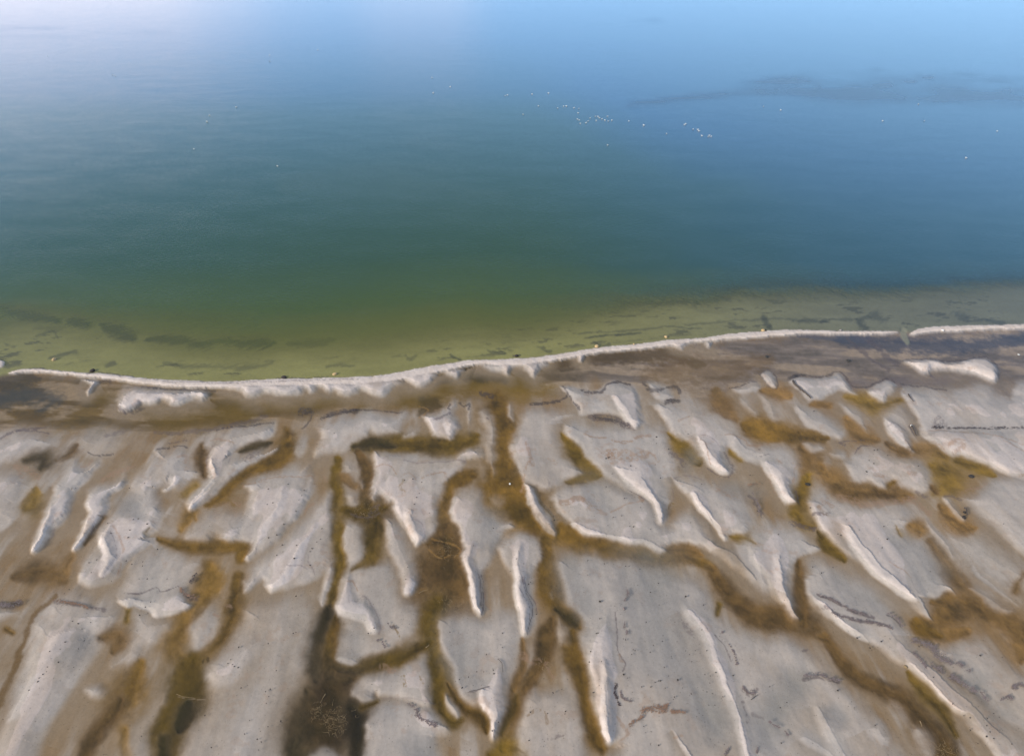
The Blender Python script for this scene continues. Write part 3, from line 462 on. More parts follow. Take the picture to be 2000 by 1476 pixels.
for (pts, hh, ws, wf, wht) in LOBES:
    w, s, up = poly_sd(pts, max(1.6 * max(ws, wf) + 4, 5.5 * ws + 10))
    wf = wf * (1.5 if wht > 1.0 else 1.45); ws = ws * 1.1
    wid = ws + (wf - ws) * sst(0.2, 0.85, up)
    s2 = s + (n_fine[w] - 0.5) * 2.2 + (n_str2[w] - 0.5) * wid * 0.18 + (n_str[w] - 0.5) * wid * 0.7
    m = sst(-0.60, 0.85, s2 / wid)
    hwid = np.maximum(wid * 1.25, 13) if wht > 1.0 else wid * 1.4
    mh = sst(-0.30, 0.95, s / hwid)
    mh = mh * (0.8 + 0.2 * sst(0, 60, s))
    wt = min(wht, 1.0)
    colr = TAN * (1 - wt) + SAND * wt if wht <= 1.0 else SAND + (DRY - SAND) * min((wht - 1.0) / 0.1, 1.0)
    # algae film gathers at the toe of the slip face; rim light on the crest and a darker back are painted into the tone
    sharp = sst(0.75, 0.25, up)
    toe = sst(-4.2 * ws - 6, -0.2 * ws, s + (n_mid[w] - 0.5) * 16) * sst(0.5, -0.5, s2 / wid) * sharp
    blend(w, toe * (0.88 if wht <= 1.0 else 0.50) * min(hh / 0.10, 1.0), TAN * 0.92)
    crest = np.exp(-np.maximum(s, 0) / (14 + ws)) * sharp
    back_dark = sst(30, 4, s) * (1 - sharp)
    tone = 0.95 + 0.17 * crest - 0.20 * back_dark
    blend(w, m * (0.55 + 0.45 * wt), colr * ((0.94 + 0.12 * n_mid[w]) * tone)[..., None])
    H[w] += hh * 1.35 * (1.15 if wht > 1.0 else 1.0) * mh
    LOBE_MASK[w] = np.maximum(LOBE_MASK[w], m * wt)

H += LOBE_MASK * (0.21 * (n_rid - 0.5) + 0.17 * (n_lump - 0.5))
blend(ALL, 0.30 * LOBE_MASK * sst(0.52, 0.34, n_rid * 0.6 + n_lump * 0.4), np.array((0.375, 0.345, 0.325)))
damp = fbm_an(Xf / 3.0, Yc / 6.0, 351, 5, 0.6)
blend(ALL, 0.26 * LOBE_MASK * sst(0.52, 0.68, damp), TAN * 1.15)
blend(ALL, 0.20 * LOBE_MASK * sst(0.46, 0.34, damp), np.array((0.33, 0.315, 0.31)))
crust = fbm(Xc / 0.9, Yc / 0.9, 361, 5, 0.62)
blend(ALL, 0.30 * LOBE_MASK * sst(0.63, 0.70, crust) * sst(0.45, 0.6, n_mid), RUST * 1.1)
# ---- algae in the channels between the banks
mot2 = fbm(Xc / 2.4, Yc / 2.4, 331, 3)
def CH(pts, hw, col, k=0.9, soft=1.0, dh=-0.05, brk=0.0):
    hw = [h_ * (0.45 if i in (0, len(hw) - 1) else 1.0) for i, h_ in enumerate(hw)]
    w, d, h = line_d(pts, 9 * max(hw), hw)
    h = h * (0.55 + 0.9 * n_mid[w])
    gap = 1 - np.clip(LOBE_MASK[w], 0, 1) ** 1.3
    rag = (n_fine[w] - 0.5) * 0.6 + (n_mid[w] - 0.5) * 2.2
    blend(w, 0.60 * k * sst(4.6, 0.6, d / h + rag) * (0.08 + 0.92 * gap), TAN * 0.42 + np.asarray(col) * 0.58)
    mg = 0.92 * k * sst(2.6, 0.9, d / h + rag * 0.8) * gap
    blend(w, mg, col); ALG[w] = np.maximum(ALG[w], mg)
    w, d, h = line_d(pts, 4 * max(hw), hw)
    h = h * (0.45 + 0.9 * mot2[w] + 0.2 * n_fine[w])
    mb = min(k * 1.0, .95) * sst(1.5, 0.25, d / h + (n_fine[w] - 0.5) * 0.8 + (n_mid[w] - 0.5) * 1.2) * (1 - 0.55 * np.clip(LOBE_MASK[w], 0, 1))
    blend(w, mb, col); ALG[w] = np.maximum(ALG[w], mb); H[w] += dh * mb
    core = [h_ * 0.5 for h_ in hw]
    w, d, h = line_d(pts, 4 * max(core), core)
    m = 0.5 * sst(1.6, 0.3, d / h + (n_fine[w] - 0.5) * 1.4) * sst(0.47, 0.60, n_fine[w] * 0.5 + n_mid[w] * 0.5)
    blend(w, m, np.asarray(col) * 0.42)
CH([(972, 770), (968, 800), (985, 840), (983, 885), (978, 935), (1000, 980), (1045, 1020), (1090, 1050)], [14, 18, 15, 17, 20, 36, 20, 20], OCHRE)
CH([(690, 870), (760, 864), (830, 869), (900, 866), (935, 850)], [10, 12, 13, 14, 8], OLIVE * 1.0)
CH([(690, 870), (730, 862), (775, 868)], [5, 8, 4], DARK * 1.8, 0.7)
CH([(660, 890), (657, 940), (656, 1000), (660, 1050), (664, 1100), (655, 1150), (645, 1178)], [6, 8, 10, 9, 8, 9, 8], OLIVE)
CH([(700, 880), (720, 920), (712, 960), (735, 995), (752, 985)], [8, 9, 9, 16, 8], BROWN * 0.85)
CH([(668, 990), (710, 1000), (755, 992)], [10, 14, 8], OLIVE * 0.85)
CH([(672, 930), (690, 945)], [14, 12], BROWN * 1.4, 0.6)
CH([(735, 1010), (728, 1050), (722, 1090), (690, 1112)], [10, 12, 9, 6], OLIVE * 0.9)
CH([(920, 925), (885, 945), (868, 985), (867, 1020), (875, 1060)], [16, 12, 9, 9, 20], OCHRE * 0.95)
CH([(835, 1060), (870, 1060), (870, 1110), (860, 1150), (870, 1190)], [14, 24, 34, 36, 26], BROWN * 1.05, 0.92)
CH([(850, 1180), (842, 1220), (842, 1260), (850, 1300), (855, 1340), (866, 1380), (885, 1405), (905, 1400)], [26, 14, 11, 14, 16, 8, 8, 8], OLIVE)
CH([(870, 1330), (890, 1355), (915, 1380), (945, 1395), (950, 1425)], [5, 6, 8, 14, 6], OCHRE * 0.8)
CH([(840, 1250), (800, 1272), (750, 1290), (700, 1305), (660, 1300)], [8, 10, 10, 12, 10], OLIVE * 0.75)
CH([(640, 1185), (632, 1230), (626, 1290), (622, 1325)], [12, 18, 18, 18], DARK, 0.95)
CH([(655, 1200), (652, 1250), (648, 1300), (655, 1330), (690, 1325)], [6, 9, 10, 14, 10], OCHRE * 0.62, 0.9)
CH([(600, 1345), (615, 1380), (600, 1430), (570, 1490)], [12, 24, 30, 26], DARK * 1.6, 0.95)
CH([(640, 1340), (660, 1370), (650, 1410), (640, 1440)], [18, 30, 34, 26], BROWN * 0.42, 0.92)
CH([(690, 1380), (705, 1395), (700, 1450), (695, 1510)], [16, 16, 13, 14], DARK, 0.95)
CH([(735, 1368), (710, 1380)], [8, 10], OLIVE * 0.6, 0.8)
CH([(1070, 1045), (1064, 1090), (1068, 1130), (1085, 1170), (1110, 1205), (1132, 1222)], [14, 9, 12, 14, 15, 8], OCHRE * 0.9)
CH([(1085, 1185), (1110, 1205), (1128, 1215)], [6, 9, 6], DARK * 2.2, 0.7)
CH([(1120, 1230), (1118, 1270), (1130, 1310), (1136, 1350), (1146, 1395), (1160, 1430), (1180, 1460)], [9, 15, 11, 7, 8, 12, 14], OCHRE * 0.85)
CH([(1075, 1205), (1070, 1240), (1055, 1290), (1035, 1325), (1010, 1355), (1000, 1385), (995, 1420), (985, 1460)], [9, 12, 8, 9, 13, 10, 9, 10], BROWN * 1.0)
CH([(1012, 1350), (1000, 1385), (985, 1430)], [7, 7, 6], OCHRE * 0.55, 0.7)
CH([(1020, 1245), (1022, 1290), (1005, 1340)], [6, 7, 8], BROWN * 1.25, 0.7)
CH([(960, 1470), (1005, 1460), (1030, 1480)], [14, 16, 12], OLIVE * 1.1, 0.75)
CH([(1095, 1020), (1110, 1040), (1150, 1062), (1210, 1075), (1270, 1088), (1310, 1085), (1350, 1085), (1390, 1105)], [8, 13, 13, 12, 13, 10, 8, 10], OCHRE * 0.9)
CH([(1390, 1105), (1410, 1140), (1440, 1175), (1485, 1200), (1530, 1205), (1575, 1215), (1610, 1240)], [11, 11, 12, 16, 15, 14, 14], BROWN * 0.95)
CH([(1405, 1180), (1400, 1195)], [9, 7], OLIVE * 1.1, 0.8)
CH([(1610, 1240), (1640, 1285), (1680, 1320), (1730, 1345), (1770, 1365), (1800, 1400), (1830, 1440), (1870, 1500)], [12, 8, 9, 11, 13, 15, 22, 24], BROWN * 1.0)
CH([(1775, 1310), (1800, 1345), (1840, 1385), (1870, 1430)], [6, 8, 9, 8], OLIVE * 1.2, 0.7)
CH([(1100, 845), (1112, 868), (1132, 890), (1160, 918), (1172, 925)], [5, 9, 11, 8, 3], OLIVE * 1.25, 0.85)
CH([(1175, 925), (1140, 930), (1108, 937)], [4, 6, 5], OLIVE * 1.15, 0.8)
CH([(1306, 842), (1330, 866), (1352, 888), (1370, 905)], [5, 10, 9, 5], OLIVE * 1.5, 0.8)
CH([(1430, 880), (1450, 893)], [7, 8], OLIVE * 1.9, 0.6)
CH([(1425, 1043), (1460, 1050), (1480, 1062)], [5, 7, 5], OLIVE * 1.9, 0.6)
CH([(1305, 1070), (1340, 1072), (1370, 1080)], [6, 9, 6], BROWN * 1.3, 0.75)
CH([(1400, 760), (1410, 790), (1440, 815)], [12, 12, 8], BROWN * 1.4, 0.65)
CH([(1450, 825), (1480, 835), (1530, 845), (1590, 852), (1615, 852)], [8, 14, 11, 8, 5], OCHRE * 1.25, 0.9)
CH([(1490, 762), (1520, 763), (1545, 770)], [9, 12, 6], ORANGE * 0.8, 0.85)
CH([(1590, 785), (1625, 790)], [9, 9], ORANGE * 0.7, 0.85)
CH([(1650, 772), (1690, 780), (1715, 790), (1760, 778)], [7, 10, 9, 8], OLIVE * 1.9, 0.7)
CH([(1655, 815), (1680, 845), (1715, 855)], [8, 11, 9], ORANGE * 0.85, 0.8)
CH([(1565, 870), (1582, 900), (1580, 925)], [10, 15, 10], ORANGE * 0.85, 0.85)
CH([(1600, 905), (1620, 930), (1650, 955), (1700, 963), (1750, 962), (1785, 968)], [12, 12, 13, 13, 11, 7], ORANGE * 0.78, 0.9)
CH([(1738, 945), (1745, 940)], [8, 8], OCHRE, 0.8)
CH([(1735, 865), (1760, 880), (1795, 875), (1830, 880), (1850, 895)], [8, 9, 8, 8, 7], ORANGE * 0.8, 0.8)
CH([(1820, 905), (1850, 920), (1850, 945), (1825, 960)], [10, 22, 16, 10], OLIVE * 1.9, 0.6)
CH([(1870, 898), (1910, 910), (1940, 925)], [9, 9, 6], OLIVE * 1.5, 0.8)
CH([(1822, 950), (1828, 958)], [9, 8], BROWN, 0.8)
CH([(1835, 985), (1855, 1005), (1880, 1025), (1905, 1030)], [7, 10, 11, 7], ORANGE * 0.95, 0.9)
CH([(1778, 1020), (1795, 1030), (1800, 1045)], [8, 10, 6], ORANGE * 0.95, 0.85)
CH([(1750, 1025), (1760, 1045)], [5, 8], OLIVE * 1.7, 0.7)
CH([(1598, 1035), (1620, 1062), (1650, 1090)], [4, 9, 7], OLIVE * 1.25, 0.85)
CH([(1820, 1055), (1850, 1105), (1880, 1140), (1920, 1170)], [10, 9, 10, 10], ORANGE * 0.62, 0.7)
CH([(1822, 1172), (1855, 1172), (1880, 1180), (1850, 1200), (1815, 1222), (1850, 1238), (1890, 1230)], [7, 13, 16, 18, 14, 12, 12], ORANGE * 0.78, 0.92)
CH([(1885, 1175), (1930, 1195), (1970, 1215), (2000, 1250), (1995, 1285)], [12, 16, 16, 18, 12], ORANGE * 0.72, 0.85)
CH([(1790, 1205), (1800, 1222), (1840, 1240)], [8, 9, 7], OCHRE, 0.85)
CH([(2000, 1120), (1985, 1150)], [10, 12], ORANGE * 0.75, 0.6)
CH([(1562, 1095), (1560, 1140), (1570, 1190), (1575, 1215)], [8, 8, 9, 14], BROWN * 1.05, 0.85)
CH([(1580, 925), (1566, 960), (1562, 990), (1550, 1000)], [10, 9, 10, 10], OLIVE * 1.5, 0.8)
CH([(1555, 1000), (1570, 1020), (1590, 1025)], [12, 10, 8], OLIVE * 1.6, 0.6)
CH([(560, 840), (560, 870), (540, 895), (495, 912), (460, 940), (430, 965), (405, 985)], [13, 14, 12, 8, 8, 9, 9], OCHRE * 1.0, 0.85)
CH([(470, 880), (500, 871), (528, 862)], [5, 6, 4], DARK * 2.4, 0.75)
CH([(398, 870), (392, 895), (395, 925)], [9, 8, 8], BROWN * 0.95, 0.8)
CH([(360, 965), (380, 945)], [12, 12], OLIVE * 1.6, 0.5)
CH([(310, 1050), (360, 1064), (420, 1066), (470, 1062), (470, 1085)], [7, 9, 9, 9, 16], OCHRE * 0.95, 0.85)
CH([(380, 1010), (370, 1000), (355, 1030)], [9, 10, 9], OCHRE * 1.4, 0.6)
CH([(405, 1105), (410, 1140), (395, 1180), (360, 1215), (340, 1260), (362, 1285)], [18, 20, 18, 15, 16, 16], OCHRE * 1.25, 0.65)
CH([(465, 1120), (458, 1180), (440, 1230), (415, 1265), (385, 1285)], [12, 10, 9, 10, 16], OCHRE * 0.95, 0.75)
CH([(375, 1285), (368, 1320), (360, 1360), (345, 1400), (325, 1440), (318, 1500)], [20, 22, 24, 22, 22, 24], OLIVE * 0.62, 0.95)
CH([(372, 1370), (362, 1400), (350, 1425)], [9, 11, 8], DARK * 0.9, 0.85)
CH([(320, 1440), (315, 1490)], [14, 16], DARK * 1.3, 0.8)
CH([(275, 1290), (255, 1340), (240, 1370), (210, 1400)], [14, 20, 22, 16], OCHRE * 1.0, 0.75)
CH([(235, 1360), (222, 1390), (195, 1415), (170, 1455), (158, 1500)], [8, 10, 9, 9, 8], BROWN * 0.9, 0.8)
CH([(245, 1470), (240, 1420)], [20, 16], OCHRE * 1.35, 0.55)
CH([(250, 1190), (248, 1210)], [10, 10], OLIVE * 1.2, 0.7)
CH([(195, 1245), (235, 1240), (220, 1270)], [10, 12, 9], BROWN * 1.3, 0.6)
CH([(30, 1125), (75, 1115), (120, 1125)], [12, 16, 18], BROWN * 1.1, 0.65)
CH([(140, 1085), (125, 1110)], [14, 14], BROWN * 1.4, 0.5)
CH([(50, 990), (62, 985), (70, 950)], [16, 12, 8], OLIVE * 1.35, 0.6)
CH([(50, 895), (85, 890), (80, 910)], [9, 12, 10], DARK * 2.6, 0.65)
CH([(110, 895), (140, 880), (150, 868)], [6, 6, 4], BROWN, 0.6)
CH([(190, 1005), (200, 1010), (185, 1030), (165, 1062)], [3, 4, 4, 4], BROWN, 0.7)
CH([(280, 1040), (290, 1030)], [8, 7], OLIVE * 1.1, 0.7)
band([(110, 1160), (60, 1205), (37, 1270), (22, 1320), (-20, 1390)], [4, 6, 5, 6, 9], BROWN * 0.85, 0.8, 0.9)
CH([(10, 1225), (20, 1232)], [9, 9], OCHRE, 0.7)
band([(1010, 1000), (1030, 1010)], [22, 14], OLIVE * 0.7, 0.6, 1.2)

# mottling of the algae: lighter and darker clots, strings along the channel
mot = fbm(Xc / 0.8, Yc / 0.8, 321, 4, 0.5); mot2 = fbm(Xc / 2.4, Yc / 2.4, 331, 3)
mot3 = fbm(Xc / 0.22, Yc / 0.35, 341, 3, 0.6)
fac = 1 + ALG * (-0.36 + (mot - 0.5) * 0.8 + (mot2 - 0.5) * 1.0 + (mot3 - 0.5) * 0.45)
C *= np.clip(fac, 0.30, 1.30)[..., None]
H += ALG * 0.02 * (mot - 0.5)
# bluish, slightly deeper hollows in the broad banks: real dips
def dip(pts, hw, dh, k=0.62):
    w, d, h = line_d(pts, 3 * max(hw), hw)
    m = sst(2.1, 0.0, d / h + (n_mid[w] - .5) * .8)
    H[w] += 1.5 * dh * m
    blend(w, k * m, np.array((0.270, 0.258, 0.258)))
dip([(1260, 1130), (1290, 1200), (1320, 1280), (1360, 1350), (1400, 1420)], [60, 60, 55, 50, 34], -0.10)
dip([(1130, 1120), (1150, 1170)], [36, 26], -0.06)
dip([(1560, 1330), (1520, 1370), (1500, 1440)], [26, 32, 30], -0.10)
dip([(1630, 1385), (1645, 1400)], [14, 14], -0.07)
dip([(1640, 1140), (1700, 1185)], [22, 24], -0.08, 0.45)
dip([(1780, 1060), (1830, 1120)], [20, 24], -0.06, 0.45)
dip([(1920, 1330), (1960, 1380)], [24, 26], -0.07, 0.4)
dip([(1870, 1280), (1920, 1320)], [18, 20], -0.06, 0.4)
dip([(900, 1230), (910, 1290), (930, 1330)], [34, 36, 22], -0.07)
dip([(960, 1020), (970, 1050)], [24, 18], -0.05)
dip([(260, 985), (268, 1005)], [20, 14], -0.07)
dip([(160, 1250), (130, 1275)], [24, 22], -0.05)
dip([(815, 1440), (830, 1470)], [22, 24], -0.06)
dip([(1155, 970), (1220, 985)], [40, 26], -0.05, 0.25)
dip([(1060, 890), (1080, 920)], [20, 18], -0.05, 0.3)
dip([(1350, 890), (1345, 910)], [14, 12], -0.04, 0.4)
dip([(1430, 950), (1480, 960)], [14, 14], -0.04, 0.4)

# ---- sand spit: upper edge is the shore, lower edge is scalloped
SPIT_LOW_A = [(25, 729), (70, 726), (105, 728), (224, 741), (280, 749), (350, 755), (437, 756), (520, 754), (600, 752), (700, 750), (770, 743), (830, 731), (877, 722), (930, 711), (1000, 714), (1060, 707), (1140, 694), (1175, 688), (1245, 682), (1300, 675), (1352, 668), (1405, 664), (1447, 661), (1510, 656), (1580, 651), (1650, 652), (1720, 652), (1751, 649)]
SPIT_A = [(17, 728), (31, 723), (70, 719), (122, 724), (175, 728), (227, 731), (280, 738), (350, 742), (420, 744), (490, 742), (560, 739), (630, 738), (700, 735), (755, 731), (825, 717), (877, 709), (923, 703), (965, 702), (1035, 698), (1105, 689), (1175, 678), (1245, 671), (1315, 663), (1370, 660), (1422, 652), (1492, 646), (1562, 644), (1650, 646), (1720, 646), (1753, 646)] + SPIT_LOW_A[::-1]
SPIT_B = [(1778, 649), (1807, 640), (1860, 636), (1930, 634), (2000, 633), (2260, 623), (2260, 634), (2000, 642), (1947, 642), (1895, 645), (1825, 648), (1786, 653)]
ISLET = [(-40, 698), (0, 702), (9, 707), (6, 715), (-8, 720), (-40, 722)]
SPIT = np.zeros(U0.shape)
WS = WAMP
U = U0 + 3.0 * wx; V = V0 + 2.0 * wy
# lake floor
prof_x = [-3, 0, 1.5, 4, 9, 14, 20, 36, 60, 90, 150, 400]
prof_d = [-.2, .0, .10, .30, .72, 1.2, 2.2, 4.0, 5.6, 7.0, 9.0, 11]
depth = np.interp(lake_d + (n_big - 0.5) * 5.0 * sst(2, 12, lake_d), prof_x, prof_d)
depth = depth + sst(900, 1900, U0) * 2.5 * sst(14, 40, lake_d)
leftshelf = sst(420, 60, U0)
depth = depth * (1 - 0.45 * leftshelf * sst(26, 8, lake_d))
rightshelf = sst(1000, 1350, U0)
depth = depth * (1 - 0.48 * rightshelf * sst(24, 7, lake_d + (n_mid - 0.5) * 5 + (n_fine - .5) * 2.5)) + rightshelf * 1.6 * sst(8, 26, lake_d + (n_mid - 0.5) * 5 + (n_fine - .5) * 2.5)
lm = sst(-0.4, 0.25, lake_d)
H = H * (1 - lm) + (-depth - 0.02 + 0.03 * (n_mid - 0.5)) * lm
rs_ = sst(1050, 1750, U0)[..., None]
bed = (np.array((0.262, 0.245, 0.085)) * (1 - rs_) + np.array((0.170, 0.168, 0.105)) * rs_) * (0.82 + 0.36 * fbm_an(Xc / 5.0, Yc / 2.0, 141, 5))[..., None]
C = C * (1 - lm[..., None]) + bed * lm[..., None]
ALG *= (1 - lm)
# weed wisps on the lake floor
U = U0 + 9 * wx; V = V0 + 9 * wy
wisp_n = fbm((Xc + 0.6 * Yc) / 2.4, (Yc - 0.3 * Xc) / 1.1, 151, 5, 0.6)
wisp = sst(0.60, 0.70, wisp_n) * sst(0.3, 1.5, lake_d) * sst(13, 6, lake_d) * sst(0.45, 0.6, n_big + 0.35 * (fbm_an(Xc / 9, Yc / 2.5, 161, 3) - 0.4))
blend(ALL, 0.6 * wisp, np.array((0.05, 0.05, 0.035)))
def weed(pts, hw, k=0.9, brk=0.0, col=(0.030, 0.036, 0.030), rise=0.0):
    w, d, h = line_d(pts, 3 * max(hw), hw)
    fr = fbm((Xc[w] - 0.9 * Yc[w]) / 0.6, (Yc[w] + 0.9 * Xc[w]) / 3.2, 171, 3, 0.6)
    m = 0.85 * k * sst(2.1, 0.1, d / h + (fr - 0.5) * 2.4 + (n_mid[w] - 0.5) * 0.8 + (n_fine[w] - 0.5) * 0.8)
    blend(w, m, col)
    if rise: H[w] += (np.maximum(H[w], -0.55) - H[w]) * rise * np.clip(m, 0, 1)
weed([(-60, 592), (0, 597), (50, 607), (108, 617)], [8, 8, 7, 5], rise=.85)
weed([(135, 620), (165, 627)], [7, 7], rise=.85)
weed([(195, 626), (225, 638), (255, 650)], [5, 11, 8], rise=.85)
weed([(285, 655), (340, 656), (395, 663), (430, 656), (500, 662), (530, 660)], [4, 7, 8, 5, 7, 3], .85, rise=.85)
weed([(560, 662), (600, 660), (650, 655)], [3, 6, 4], .5, rise=.5)
weed([(340, 600), (420, 608), (490, 612)], [14, 16, 10], .35, rise=.3)
weed([(100, 568), (180, 576), (240, 575)], [10, 14, 8], .35, rise=.3)
weed([(1040, 575), (1150, 580), (1240, 586), (1320, 583), (1420, 572)], [6, 9, 9, 8, 7], .4, rise=.35)
weed([(1120, 647), (1170, 645), (1240, 641), (1310, 636), (1370, 640)], [1.4, 1.4, 1.6, 1.4, 1.4], .5)
weed([(1340, 632), (1420, 624), (1500, 620), (1580, 622)], [1.4, 1.6, 1.8, 1.6], .45)
weed([(1140, 656), (1200, 651), (1250, 648)], [1.5, 2, 1.5], .8)
weed([(880, 692), (895, 700), (905, 706)], [2, 2.5, 1.5], .8)
weed([(955, 683), (985, 690), (975, 682)], [2, 2, 1.5], .6)
weed([(1490, 615), (1497, 630), (1505, 640)], [3, 4, 3], .7)
weed([(1560, 626), (1620, 623), (1700, 618)], [3, 3, 3], .6)
weed([(1672, 622), (1682, 635), (1690, 640)], [3, 5, 4], .75)
weed([(1710, 616), (1725, 624)], [7, 7], .6)
weed([(1870, 610), (1885, 620)], [6, 6], .55)
weed([(1930, 626), (1960, 632)], [3, 4], .6)
weed([(1190, 672), (1180, 676), (1160, 668)], [3, 2.5, 2], .6)
weed([(1050, 675), (1075, 686), (1060, 676)], [2, 3, 2], .6)
weed([(98, 697), (125, 690), (148, 684)], [3, 4, 3], .6)
weed([(205, 712), (222, 706)], [3, 3], .6)
weed([(320, 706), (360, 712), (420, 712), (500, 712), (530, 704)], [2, 4, 4, 5, 3], .45)
weed([(640, 712), (665, 708), (690, 714)], [3, 3, 3], .5)
weed([(5, 665), (25, 672)], [2, 3], .5)
weed([(70, 650), (100, 640), (110, 655)], [2, 2, 2], .5)
weed([(790, 690), (800, 700), (812, 692)], [2, 3, 2], .45)

U = U0 + 3.0 * wx; V = V0 + 2.0 * wy
for P_, hmax in ((SPIT_A, .24), (SPIT_B, .24), (ISLET, .24)):
    w, s, up = poly_sd(P_, 8, 3)
    wid = 3.2 + 1.0 * up
    m = sst(-1.2, 1.4, s + (n_fine[w] - 0.5) * 2.6 + (n_grain[w] - 0.5) * 1.0)
    tgt = -0.02 + hmax * 0.55 * (1 - np.exp(-np.maximum(s, 0) / 3.0)) * (0.75 + 0.5 * n_mid[w]) + 0.05 * (n_fine[w] - 0.5)
    H[w] = H[w] * (1 - m) + np.maximum(tgt, 0.03) * m
    comb = sst(0.35, 0.75, fbm_an(Xc[w] / 0.5, Yc[w] / 3.0, 181, 3))
    blend(w, m, DRY * 1.06)
    blend(w, m * 0.16 * comb, TAN)
    SPIT[w] = np.maximum(SPIT[w], m)
    ALG[w] *= (1 - m)
# breach of the spit
w, d, h = line_d([(1764, 645), (1766, 652), (1774, 666)], 20, [6, 7, 5])
m = sst(1.2, 0.6, d / h); blend(w, m * .8, (0.26, 0.25, 0.17)); H[w] = H[w] * (1 - m) - 0.16 * m; SPIT[w] *= (1 - m)

